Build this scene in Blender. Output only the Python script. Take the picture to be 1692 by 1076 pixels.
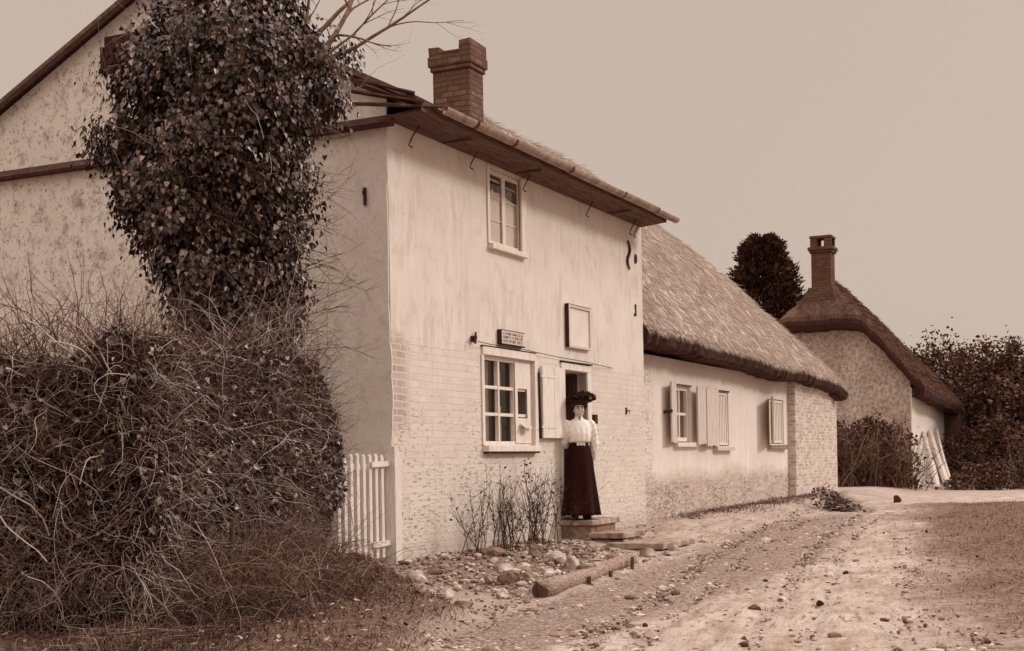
import bpy, bmesh, math, random
import numpy as np
from mathutils import Vector, noise as mnoise

R = math.radians
rng = np.random.default_rng(7)
random.seed(7)
for o in list(bpy.data.objects):
    bpy.data.objects.remove(o)
SC = bpy.context.scene
COL = SC.collection

# ------------------------------------------------------------------ camera
CZ = 1.5
cam_d = bpy.data.cameras.new('camera')
cam = bpy.data.objects.new('camera', cam_d)
COL.objects.link(cam)
cam.location = (0, 0, CZ)
cam.rotation_euler = (R(90), 0.018, 0)
cam_d.sensor_width = 36
cam_d.lens = 36 * 2241 / 1692
cam_d.shift_x = -4 / 1692
cam_d.shift_y = 224 / 1692
cam_d.clip_start = 0.1
cam_d.clip_end = 3000
SC.camera = cam

# ------------------------------------------------------------------ sun and sky
C0 = np.array([-1.294, 14.5])                 # the near corner of the plastered cottage
DV = np.array([0.43153, 0.90210])             # along its front
NV = np.array([0.90210, -0.43153])            # out of its front, to the road
HROT = math.atan2(DV[1], DV[0])
SUN_EL, SUN_AZ = R(32), R(38)
sh = NV * math.cos(SUN_AZ) + DV * math.sin(SUN_AZ)
sdir = Vector((sh[0] * math.cos(SUN_EL), sh[1] * math.cos(SUN_EL), math.sin(SUN_EL)))
sun_d = bpy.data.lights.new('sun', 'SUN')
sun_d.energy = 1.5
sun_d.angle = R(10)
sun_d.color = (1.0, 0.965, 0.92)
sun = bpy.data.objects.new('sun', sun_d)
COL.objects.link(sun)
sun.location = (20, 0, 30)
sun.rotation_euler = sdir.to_track_quat('Z', 'Y').to_euler()

SKY = (0.610, 0.497, 0.415)
w = bpy.data.worlds.new('World')
SC.world = w
w.use_nodes = True
nt = w.node_tree
bg = nt.nodes['Background']
sky = nt.nodes.new('ShaderNodeTexSky')
sky.sky_type = 'NISHITA'
sky.sun_disc = False
sky.sun_elevation = SUN_EL
sky.sun_rotation = math.atan2(sh[0], sh[1])
sky.dust_density = 4
bw = nt.nodes.new('ShaderNodeRGBToBW')
nt.links.new(sky.outputs[0], bw.inputs[0])
tint = nt.nodes.new('ShaderNodeMix'); tint.data_type = 'RGBA'; tint.blend_type = 'MULTIPLY'
tint.inputs[0].default_value = 1
nt.links.new(bw.outputs[0], tint.inputs[6])
tint.inputs[7].default_value = (SKY[0] * 1.4, SKY[1] * 1.4, SKY[2] * 1.4, 1)
veil = nt.nodes.new('ShaderNodeMix'); veil.data_type = 'RGBA'
veil.inputs[0].default_value = 0.86
nt.links.new(tint.outputs[2], veil.inputs[6])
veil.inputs[7].default_value = (SKY[0] * 10, SKY[1] * 10, SKY[2] * 10, 1)
# sky above the frame brightened so it fills the shaded walls
wtc = nt.nodes.new('ShaderNodeTexCoord')
wsep = nt.nodes.new('ShaderNodeSeparateXYZ')
nt.links.new(wtc.outputs['Generated'], wsep.inputs[0])
wmr = nt.nodes.new('ShaderNodeMapRange'); wmr.interpolation_type = 'SMOOTHSTEP'
nt.links.new(wsep.outputs[2], wmr.inputs[0])
for k_, v_ in enumerate((.36, .8, 0.0, 1.0)):
    wmr.inputs[k_ + 1].default_value = v_
zen = nt.nodes.new('ShaderNodeMix'); zen.data_type = 'RGBA'; zen.blend_type = 'MIX'
nt.links.new(wmr.outputs[0], zen.inputs[0])
nt.links.new(veil.outputs[2], zen.inputs[6])
zen.inputs[7].default_value = (18.6, 16.7, 15.4, 1)
nt.links.new(zen.outputs[2], bg.inputs[0])
bg.inputs[1].default_value = 0.1

SC.render.engine = 'CYCLES'
SC.view_settings.view_transform = 'Standard'
SC.view_settings.look = 'None'
SC.view_settings.exposure = 0.06
SC.view_settings.gamma = 1
SC.cycles.max_bounces = 7
SC.cycles.diffuse_bounces = 5
SC.cycles.transparent_max_bounces = 8

# ------------------------------------------------------------------ toned colours
_G = [0, .15, .35, .55, .75, .9, 1.0]
_T = [(26, 6, 3), (57, 30, 22), (106, 79, 67), (158, 131, 116), (207, 192, 181), (233, 223, 213), (246, 239, 232)]


def lin(c):
    c /= 255
    return c / 12.92 if c <= .04045 else ((c + .055) / 1.055) ** 2.4


def sep(g):
    return tuple(lin(float(np.interp(g, _G, [t[k] for t in _T]))) for k in range(3)) + (1,)


class N:
    """small helper round one material's node tree"""
    def __init__(self, name, rough=.9, spec=.2):
        self.m = bpy.data.materials.new(name)
        self.m.use_nodes = True
        self.t = self.m.node_tree
        self.b = self.t.nodes['Principled BSDF']
        self.b.inputs['Roughness'].default_value = rough
        self.b.inputs['Specular IOR Level'].default_value = spec
        self.tc = self.t.nodes.new('ShaderNodeTexCoord')
        self.geo = self.t.nodes.new('ShaderNodeNewGeometry')
        self.obj = self.tc.outputs['Object']

    def link(self, a, b):
        self.t.links.new(a, b)

    def setin(self, sock, v):
        if hasattr(v, 'node'):
            self.link(v, sock)
        else:
            sock.default_value = v

    def map(self, vec, scale=(1, 1, 1), loc=(0, 0, 0), rot=(0, 0, 0)):
        n = self.t.nodes.new('ShaderNodeMapping')
        self.link(vec, n.inputs[0])
        n.inputs['Scale'].default_value = scale
        n.inputs['Location'].default_value = loc
        n.inputs['Rotation'].default_value = rot
        return n.outputs[0]

    def noise(self, vec, scale=5, detail=4, rough=.6, dist=0):
        n = self.t.nodes.new('ShaderNodeTexNoise')
        self.link(vec, n.inputs['Vector'])
        n.inputs['Scale'].default_value = scale
        n.inputs['Detail'].default_value = detail
        n.inputs['Roughness'].default_value = rough
        n.inputs['Distortion'].default_value = dist
        return n.outputs['Fac']

    def ramp(self, fac, stops):
        n = self.t.nodes.new('ShaderNodeValToRGB')
        self.link(fac, n.inputs[0])
        e = n.color_ramp.elements
        while len(e) < len(stops):
            e.new(.5)
        for k, (p, c) in enumerate(stops):
            e[k].position = p
            e[k].color = c if isinstance(c, tuple) else (c, c, c, 1)
        return n.outputs[0]

    def mix(self, fac, a, b, mode='MIX'):
        n = self.t.nodes.new('ShaderNodeMix')
        n.data_type = 'RGBA'
        n.blend_type = mode
        self.setin(n.inputs[0], fac)
        self.setin(n.inputs[6], a)
        self.setin(n.inputs[7], b)
        return n.outputs[2]

    def math(self, op, a, b=0., clamp=False):
        n = self.t.nodes.new('ShaderNodeMath')
        n.operation = op
        n.use_clamp = clamp
        self.setin(n.inputs[0], a)
        self.setin(n.inputs[1], b)
        return n.outputs[0]

    def xyz(self, vec):
        n = self.t.nodes.new('ShaderNodeSeparateXYZ')
        self.link(vec, n.inputs[0])
        return n.outputs

    def comb(self, x, y, z):
        n = self.t.nodes.new('ShaderNodeCombineXYZ')
        for k, v in enumerate((x, y, z)):
            self.setin(n.inputs[k], v)
        return n.outputs[0]

    def lerp(self, v, a, b, c=0., d=1.):
        n = self.t.nodes.new('ShaderNodeMapRange')
        self.link(v, n.inputs[0])
        for k, q in enumerate((a, b, c, d)):
            n.inputs[k + 1].default_value = q
        return n.outputs[0]

    def brick(self, vec, c1, c2, cm, wd=.23, rh=.078, mortar=.008, bias=0., smooth=.1):
        n = self.t.nodes.new('ShaderNodeTexBrick')
        self.link(vec, n.inputs['Vector'])
        n.inputs['Scale'].default_value = 1
        n.inputs['Brick Width'].default_value = wd
        n.inputs['Row Height'].default_value = rh
        n.inputs['Mortar Size'].default_value = mortar
        n.inputs['Mortar Smooth'].default_value = smooth
        n.inputs['Bias'].default_value = bias
        for k, c in (('Color1', c1), ('Color2', c2), ('Mortar', cm)):
            self.setin(n.inputs[k], c)
        return n.outputs

    def attr(self, name):
        n = self.t.nodes.new('ShaderNodeAttribute')
        n.attribute_name = name
        return n.outputs['Fac']

    def bump(self, h, strength=.4, dist=.01):
        n = self.t.nodes.new('ShaderNodeBump')
        n.inputs['Strength'].default_value = strength
        n.inputs['Distance'].default_value = dist
        self.link(h, n.inputs['Height'])
        self.link(n.outputs[0], self.b.inputs['Normal'])

    def out(self, col):
        self.setin(self.b.inputs['Base Color'], col)
        return self.m


def plain(name, g0, g1, scale=8, stretch=(1, 1, 1), rough=.85, spec=.2, bump=.3, dist=.01, island=0., detail=5, lo=.35, hi=.65):
    """two tones mixed by noise, optionally varied per loose piece"""
    n = N(name, rough, spec)
    f = n.noise(n.map(n.obj, stretch), scale, detail, .65)
    c = n.ramp(f, [(lo, sep(g0)), (hi, sep(g1))])
    if island:
        r = n.geo.outputs['Random Per Island']
        c = n.mix(island, c, n.ramp(r, [(0, sep(g0 * .6)), (.5, sep((g0 + g1) / 2)), (1, sep(min(1, g1 * 1.25)))]))
    if bump:
        n.bump(f, bump, dist)
    return n.out(c)


M = {}


def make_materials():
    # --- front wall of the plastered cottage: smooth plaster above, whitewashed brick below
    n = N('whitewashed_front', .93, .1)
    x, y, z = n.xyz(n.obj)
    big = n.noise(n.map(n.obj, (.8, .8, .8)), 1.2, 4, .6)
    streak = n.noise(n.map(n.obj, (6, 6, 1.1)), 1.4, 5, .7, .5)
    fine = n.noise(n.obj, 55, 3, .6)
    pl = n.mix(.55, n.ramp(streak, [(.3, sep(.815)), (.62, sep(.87))]), n.ramp(big, [(.3, sep(.76)), (.65, sep(.88))]))
    sp = n.noise(n.map(n.obj, (26, 26, 12)), 1, 3, .7)
    pm = n.math('MULTIPLY', n.ramp(sp, [(.60, 0.), (.68, 1.)]), n.ramp(n.noise(n.map(n.obj, (.9, .9, .7), (3, 1, 4)), 1, 3), [(.45, 0.), (.65, 1.)]))
    pl = n.mix(n.math('MULTIPLY', pm, .45), pl, sep(.55))
    blot = n.noise(n.map(n.obj, (1, 1, 1), (5, 2, 9)), 2.4, 6, .75, .6)
    pl = n.mix(n.ramp(blot, [(.52, 0.), (.70, .38)]), pl, sep(.66))
    pl = n.mix(n.math('MULTIPLY', n.ramp(streak, [(.40, .32), (.52, 0.)]), n.ramp(n.noise(n.obj, .8, 3), [(.42, 0.), (.62, 1.)])), pl, sep(.62))
    wob = n.noise(n.obj, 3, 3)
    bx_ = n.math('ADD', x, n.math('MULTIPLY', wob, .05))
    bz_ = n.math('ADD', z, n.math('MULTIPLY', wob, .03))
    bvec = n.comb(bx_, bz_, 0.)
    br = n.brick(bvec, sep(.84), sep(.76), sep(.75), mortar=.006)
    brc = n.mix(.45, br['Color'], pl)
    # flakes: paint lost from the bricks, thicker near the ground
    fl = n.noise(n.map(n.obj, (10, 10, 32)), 1, 4, .75)
    patch = n.noise(n.map(n.obj, (.7, .7, 1.3), (7, 3, 2)), 1, 3)
    low = n.lerp(z, 2.6, .5, -.03, .05)
    thr = n.math('ADD', n.math('ADD', fl, low), n.math('MULTIPLY', n.math('SUBTRACT', patch, .5), .28))
    fm = n.ramp(thr, [(.585, 0.), (.65, 1.)])
    brc = n.mix(n.math('MULTIPLY', fm, .62), brc, sep(.38))
    # bare quoin bricks near the corner
    q = n.math('MULTIPLY', n.lerp(x, .42, .2), n.lerp(z, 1.75, 1.95))
    qb = n.brick(bvec, sep(.52), sep(.68), sep(.8), mortar=.008)
    brc = n.mix(n.math('MULTIPLY', q, .75), brc, qb['Color'])
    # damp foot
    foot = n.math('MULTIPLY', n.lerp(n.math('ADD', z, n.math('MULTIPLY', patch, .5)), .95, .55), .5)
    brc = n.mix(foot, brc, sep(.48))
    zz = n.math('ADD', z, n.math('MULTIPLY', n.math('SUBTRACT', n.noise(n.obj, 2.2, 5, .7), .5), .5))
    sel = n.lerp(zz, 2.9, 2.78)
    col = n.mix(sel, pl, brc)
    h = n.math('ADD', n.math('MULTIPLY', fine, .25), n.math('ADD', n.math('MULTIPLY', big, .6), n.math('MULTIPLY', n.math('MULTIPLY', br['Fac'], sel), -.55)))
    h = n.math('SUBTRACT', h, n.math('MULTIPLY', n.math('MULTIPLY', fm, sel), .45))
    n.bump(h, .5, .02)
    M['front'] = n.out(col)

    # --- gable end: dirty mottled render
    n = N('mottled_render', .95, .1)
    x, y, z = n.xyz(n.obj)
    a = n.noise(n.obj, 1.1, 5, .65)
    b = n.noise(n.map(n.obj, (1, 1, .8)), 7, 6, .72)
    c = n.ramp(a, [(.3, sep(.80)), (.7, sep(.90))])
    m = n.ramp(n.math('ADD', b, n.math('MULTIPLY', n.math('SUBTRACT', a, .5), .35)), [(.5, 0.), (.66, 1.)])
    near = n.lerp(y, .3, 2.2, .22, .8)
    c = n.mix(n.math('MULTIPLY', m, near), c, sep(.50))
    near2 = n.lerp(y, .6, 2.6, 0., 1.)
    c = n.mix(n.math('MULTIPLY', near2, n.ramp(n.noise(n.obj, 3.2, 5, .7), [(.42, 0.), (.62, .8)])), c, sep(.88))
    c = n.mix(n.math('MULTIPLY', n.ramp(n.noise(n.map(n.obj, (1, 1, 1), (2, 9, 1)), 22, 4, .7), [(.56, 0.), (.63, .8)]), near), c, sep(.34))
    # spread of bare patch
    n.bump(n.math('ADD', b, n.math('MULTIPLY', n.noise(n.obj, 40, 3), .3)), .5, .02)
    M['gable'] = n.out(c)

    # --- outbuilding wall
    n = N('limewashed_wall', .93, .1)
    x, y, z = n.xyz(n.obj)
    big = n.noise(n.obj, 1.3, 5, .6)
    st = n.noise(n.map(n.obj, (5, 5, .6)), 1.5, 5, .65)
    c = n.mix(.5, n.ramp(big, [(.3, sep(.80)), (.65, sep(.90))]), n.ramp(st, [(.3, sep(.76)), (.6, sep(.90))]))
    fl = n.noise(n.map(n.obj, (8, 8, 26)), 1, 5, .78)
    patch = n.noise(n.obj, .9, 4)
    lowm = n.lerp(n.math('ADD', z, n.math('MULTIPLY', n.math('SUBTRACT', patch, .5), .7)), 1.35, 1.05)
    br = n.brick(n.comb(x, z, 0.), sep(.76), sep(.66), sep(.72))
    lowc = n.mix(n.ramp(n.math('ADD', fl, n.math('MULTIPLY', n.math('SUBTRACT', patch, .5), .35)), [(.5, 0.), (.62, .8)]), br['Color'], sep(.40))
    c = n.mix(lowm, c, lowc)
    leftm = n.math('MULTIPLY', n.lerp(x, 9.4, 8.9), n.ramp(fl, [(.48, 0.), (.6, .6)]))
    c = n.mix(leftm, c, sep(.42))
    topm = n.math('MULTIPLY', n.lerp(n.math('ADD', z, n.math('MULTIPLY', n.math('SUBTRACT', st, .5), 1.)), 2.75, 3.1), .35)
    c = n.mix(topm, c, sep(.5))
    n.bump(n.math('ADD', big, n.math('MULTIPLY', fl, n.math('MULTIPLY', lowm, .8))), .5, .02)
    M['lime'] = n.out(c)

    def brickwork(name, c1, c2, cm, plane, wd=.23, rh=.078, bias=0., dirt=.3, spots=.35):
        n = N(name, .92, .15)
        x, y, z = n.xyz(n.obj)
        vec = n.comb(n.math('ADD', x, y), z, 0.)
        b = n.brick(vec, sep(c1), sep(c2), sep(cm), wd, rh, .009, bias)
        c = n.mix(n.ramp(n.noise(n.obj, 9, 4, .7), [(.45, 0.), (.65, dirt)]), b['Color'], sep(c1 * .6))
        s = n.noise(n.map(n.obj, (3.6, 3.6, 13)), 1, 2, .6)
        c = n.mix(n.ramp(s, [(.58, 0.), (.62, spots)]), c, sep(c1 * .5))
        n.bump(n.math('ADD', n.math('MULTIPLY', b['Fac'], -1.), n.noise(n.obj, 30, 3)), .6, .012)
        return n.out(c)
    M['pier'] = brickwork('pale_brick', .80, .60, .84, 'x', .225, .078, bias=-.2, dirt=.3, spots=.25)
    M['chimney'] = brickwork('sooty_brick', .44, .34, .28, 'x', .24, .09)
    M['far_brick'] = brickwork('old_brick', .36, .30, .26, 'x', .24, .09)

    def thatch(name, g0, g1, g2):
        n = N(name, .95, .08)
        st = n.noise(n.map(n.obj, (26, 26, 5)), 1, 5, .7, .4)
        big = n.noise(n.obj, .8, 4)
        c = n.ramp(st, [(.32, sep(g0)), (.52, sep(g1)), (.7, sep(g2))])
        c = n.mix(.34, c, n.ramp(n.geo.outputs['Random Per Island'], [(0, sep(g0)), (.4, sep(g1)), (1, sep(g2))]))
        c = n.mix(n.ramp(big, [(.4, .0), (.7, .35)]), c, sep(g0))
        n.bump(st, .8, .03)
        return n.out(c)
    M['thatch'] = thatch('straw_thatch', .60, .73, .82)
    M['old_thatch'] = thatch('weathered_thatch', .27, .37, .47)
    M['thatch_shade'] = plain('shaded_thatch_under', .12, .22, 30, bump=.6)  # eave shade put into the colour: darkened copy of the thatch

    # --- far cottage cob wall and white wall
    n = N('cob_wall', .95, .1)
    a = n.noise(n.obj, 1.0, 6, .7)
    b = n.noise(n.obj, 9, 5, .7)
    c = n.mix(n.ramp(b, [(.42, 0.), (.62, .8)]), n.ramp(a, [(.35, sep(.62)), (.66, sep(.80))]), sep(.46))
    n.bump(b, .5, .03)
    M['cob'] = n.out(c)
    M['far_white'] = plain('far_whitewash', .82, .92, 3, (4, 4, .6), bump=.2)

    M['slate'] = plain('roof_slate', .30, .42, 12, bump=.4)
    M['soffit'] = plain('soffit_board', .24, .40, 3, (1, 14, 14), bump=.4)
    M['gutter'] = plain('gutter_metal', .42, .60, 5, rough=.6, spec=.4, bump=.3)
    M['gutter_rust'] = plain('rusty_gutter', .22, .36, 9, bump=.4)
    M['iron'] = plain('old_iron', .16, .26, 20, rough=.7)
    M['white_wood'] = plain('white_painted_wood', .76, .88, 4, (5, 5, 1), rough=.7, bump=.35, lo=.3, hi=.55)
    M['gate_wood'] = plain('bleached_wood', .78, .94, 5, (12, 12, 1.2), bump=.6, island=.12)
    M['grey_wood'] = plain('grey_board', .68, .84, 4, (14, 14, 1), bump=.6)
    M['dark_wood'] = plain('dark_board', .14, .24, 4, (2, 2, 9), bump=.5)
    M['tile'] = plain('clay_tile', .20, .30, 10, bump=.5)
    M['inner_door'] = plain('inner_door_wood', .20, .30, 4, (8, 8, 1), bump=.3)
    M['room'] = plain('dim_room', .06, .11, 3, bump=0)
    M['floor'] = plain('stone_floor', .3, .4, 5, bump=.2)
    M['blind'] = plain('paper_blind', .86, .93, 3, bump=.1)
    M['curtain'] = plain('net_curtain', .62, .80, 3, (25, 25, 1), bump=.5)
    M['paper'] = plain('notice_paper', .80, .88, 3, bump=.1)
    M['stone'] = plain('pale_stone', .50, .80, 7, bump=.7, dist=.03, island=.0)
    M['step'] = plain('worn_step_stone', .42, .68, 6, bump=.6, dist=.02)
    M['step_side'] = plain('step_masonry', .36, .56, 7, bump=.6, dist=.02)
    M['dark_stone'] = plain('dark_clod', .14, .26, 16, bump=.8, dist=.02)
    M['bark'] = plain('log_bark', .38, .64, 6, (3, 3, 9), bump=.7, dist=.02)
    M['trunk'] = plain('dark_bark', .20, .36, 8, (3, 3, 1), bump=.8, dist=.03)
    M['branch'] = plain('bare_branch', .34, .52, 12, bump=.3)
    M['twig'] = plain('dry_twig', .40, .76, 6, island=.75, bump=0)
    M['twig_dark'] = plain('dark_twig', .16, .30, 6, island=.6, bump=0)
    M['hedge_twig'] = plain('far_hedge_twig', .22, .44, 6, island=.6, bump=0)
    M['twig_pale'] = plain('pale_stem', .56, .78, 6, island=.6, bump=0)
    M['wire'] = plain('netting_wire', .40, .54, 8, bump=0)
    M['gravel'] = plain('gravel_stone', .40, .66, 9, island=.9, bump=0)

    def leaf(name, g0, g1, g2, rough, spec, g3=0):
        n = N(name, rough, spec)
        r = n.geo.outputs['Random Per Island']
        n.out(n.ramp(r, [(0, sep(g0)), (.62, sep(g1)), (.84, sep(g2)), (1, sep(g3 or g2))]))
        return n.m
    M['ivy'] = leaf('ivy_leaf', .10, .22, .38, .36, .45, .62)
    M['bush_leaf'] = leaf('bush_leaf', .05, .13, .30, .5, .25, .74)
    M['far_leaf'] = leaf('far_foliage', .19, .30, .43, .9, .1)  # tone raised in place of haze over the distance
    M['conifer'] = leaf('conifer_spray', .14, .24, .32, .9, .1)
    M['dry_grass'] = leaf('dry_grass', .18, .34, .56, .8, .2)
    M['verge_blade'] = leaf('verge_blade', .26, .40, .60, .85, .1)
    M['litter'] = leaf('leaf_litter', .2, .4, .66, .8, .2)

    g = N('window_glass', .05, .5)
    t = g.t
    tr = t.nodes.new('ShaderNodeBsdfTransparent'); tr.inputs[0].default_value = (.94, .92, .90, 1)
    gl = t.nodes.new('ShaderNodeBsdfGlossy'); gl.inputs['Roughness'].default_value = .06
    gl.inputs['Color'].default_value = sep(.9)
    mx = t.nodes.new('ShaderNodeMixShader'); mx.inputs[0].default_value = .06
    g.link(tr.outputs[0], mx.inputs[1]); g.link(gl.outputs[0], mx.inputs[2])
    g.link(mx.outputs[0], t.nodes['Material Output'].inputs[0])
    M['glass'] = g.m

    M['skin'] = plain('skin', .72, .77, 6, rough=.6, bump=0)
    M['eye'] = plain('dark_eye', .08, .12, 6, rough=.3, bump=0)
    M['hair'] = plain('dark_hair', .08, .17, 10, (8, 8, 3), rough=.5, bump=.5)
    M['blouse'] = plain('white_blouse', .93, 1.0, 12, (6, 6, 1.2), rough=.9, bump=.35, dist=.012)
    M['skirt'] = plain('dark_skirt', .06, .12, 8, (8, 8, .5), rough=.9, spec=.1, bump=.3)
    M['hat'] = plain('dark_hat', .06, .17, 30, bump=.7, dist=.01)
    M['flower'] = plain('pale_trim', .62, .8, 30, bump=.4)
    M['shoe'] = plain('black_shoe', .05, .1, 10, rough=.5, bump=0)

    # --- ground
    n = N('earth', .97, .05)
    pos = n.obj
    grass = n.attr('grass')
    stony = n.attr('stony')
    track = n.attr('track')
    a = n.noise(pos, .9, 5, .65)
    b = n.noise(pos, 7, 6, .7)
    f = n.noise(pos, 42, 4, .7)
    dirt = n.mix(.5, n.ramp(a, [(.32, sep(.54)), (.66, sep(.70))]), n.ramp(b, [(.35, sep(.46)), (.6, sep(.72))]))
    dirt = n.mix(n.ramp(f, [(.58, 0.), (.68, .7)]), dirt, sep(.36))
    st = n.mix(n.ramp(f, [(.40, 0.), (.58, 1.)]), sep(.66), sep(.30))
    st = n.mix(.45, st, n.ramp(n.noise(pos, 17, 4, .8), [(.4, sep(.34)), (.62, sep(.70))]))
    gm = n.math('ADD', stony, n.math('MULTIPLY', n.math('SUBTRACT', b, .5), 1.1))
    c = n.mix(n.ramp(gm, [(.35, 0.), (.62, 1.)]), dirt, st)
    gr = n.ramp(n.noise(pos, 20, 5, .75), [(.35, sep(.24)), (.52, sep(.38)), (.7, sep(.60))])
    gm2 = n.math('ADD', grass, n.math('MULTIPLY', n.math('SUBTRACT', n.noise(pos, 2.6, 6, .75), .5), 1.1))
    c = n.mix(n.ramp(n.math('ADD', gm2, n.math('MULTIPLY', n.math('SUBTRACT', f, .5), 1.6)), [(.34, 0.), (.80, .92)]), c, gr)
    h = n.math('ADD', n.math('MULTIPLY', b, .7), n.math('MULTIPLY', f, .4))
    n.bump(h, .9, .05)
    M['earth'] = n.out(c)

    n = N('dirt_road', .97, .05)
    pos = n.obj
    stony = n.attr('stony')
    grass = n.attr('grass')
    uu = n.attr('across')
    ll = n.attr('along')
    rv = n.comb(n.math('MULTIPLY', uu, 1.), n.math('MULTIPLY', ll, .16), 0.)
    rut = n.noise(rv, 5.5, 5, .7)
    rut2 = n.noise(n.map(rv, (2.4, 2.4, 1)), 6, 4, .7)
    a = n.noise(pos, .8, 5, .65)
    b = n.noise(pos, 6, 6, .72)
    f = n.noise(pos, 40, 4, .7)
    c = n.mix(.45, n.ramp(a, [(.3, sep(.55)), (.66, sep(.72))]), n.ramp(rut, [(.35, sep(.46)), (.56, sep(.75))]))
    c = n.mix(n.math('MULTIPLY', n.ramp(rut2, [(.54, 0.), (.64, .85)]), n.lerp(a, .35, .6)), c, sep(.40))
    c = n.mix(n.ramp(n.math('ADD', n.math('MULTIPLY', f, .6), n.math('MULTIPLY', b, .4)), [(.53, 0.), (.62, .8)]), c, sep(.33))
    st = n.mix(n.ramp(f, [(.40, 0.), (.58, 1.)]), sep(.66), sep(.30))
    st = n.mix(.45, st, n.ramp(n.noise(pos, 17, 4, .8), [(.4, sep(.34)), (.62, sep(.70))]))
    gm = n.math('ADD', stony, n.math('MULTIPLY', n.math('SUBTRACT', b, .5), 1.1))
    c = n.mix(n.ramp(gm, [(.35, 0.), (.62, 1.)]), c, st)
    gr = n.ramp(n.noise(pos, 20, 5, .75), [(.35, sep(.24)), (.52, sep(.38)), (.7, sep(.60))])
    gm2 = n.math('ADD', grass, n.math('MULTIPLY', n.math('SUBTRACT', n.noise(pos, 2.6, 6, .75), .5), 1.1))
    c = n.mix(n.ramp(n.math('ADD', gm2, n.math('MULTIPLY', n.math('SUBTRACT', f, .5), 1.6)), [(.34, 0.), (.80, .92)]), c, gr)
    n.bump(n.math('ADD', n.math('ADD', n.math('MULTIPLY', rut, .8), n.math('MULTIPLY', rut2, .5)), n.math('MULTIPLY', f, .35)), .9, .05)
    M['road'] = n.out(c)


make_materials()


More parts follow.
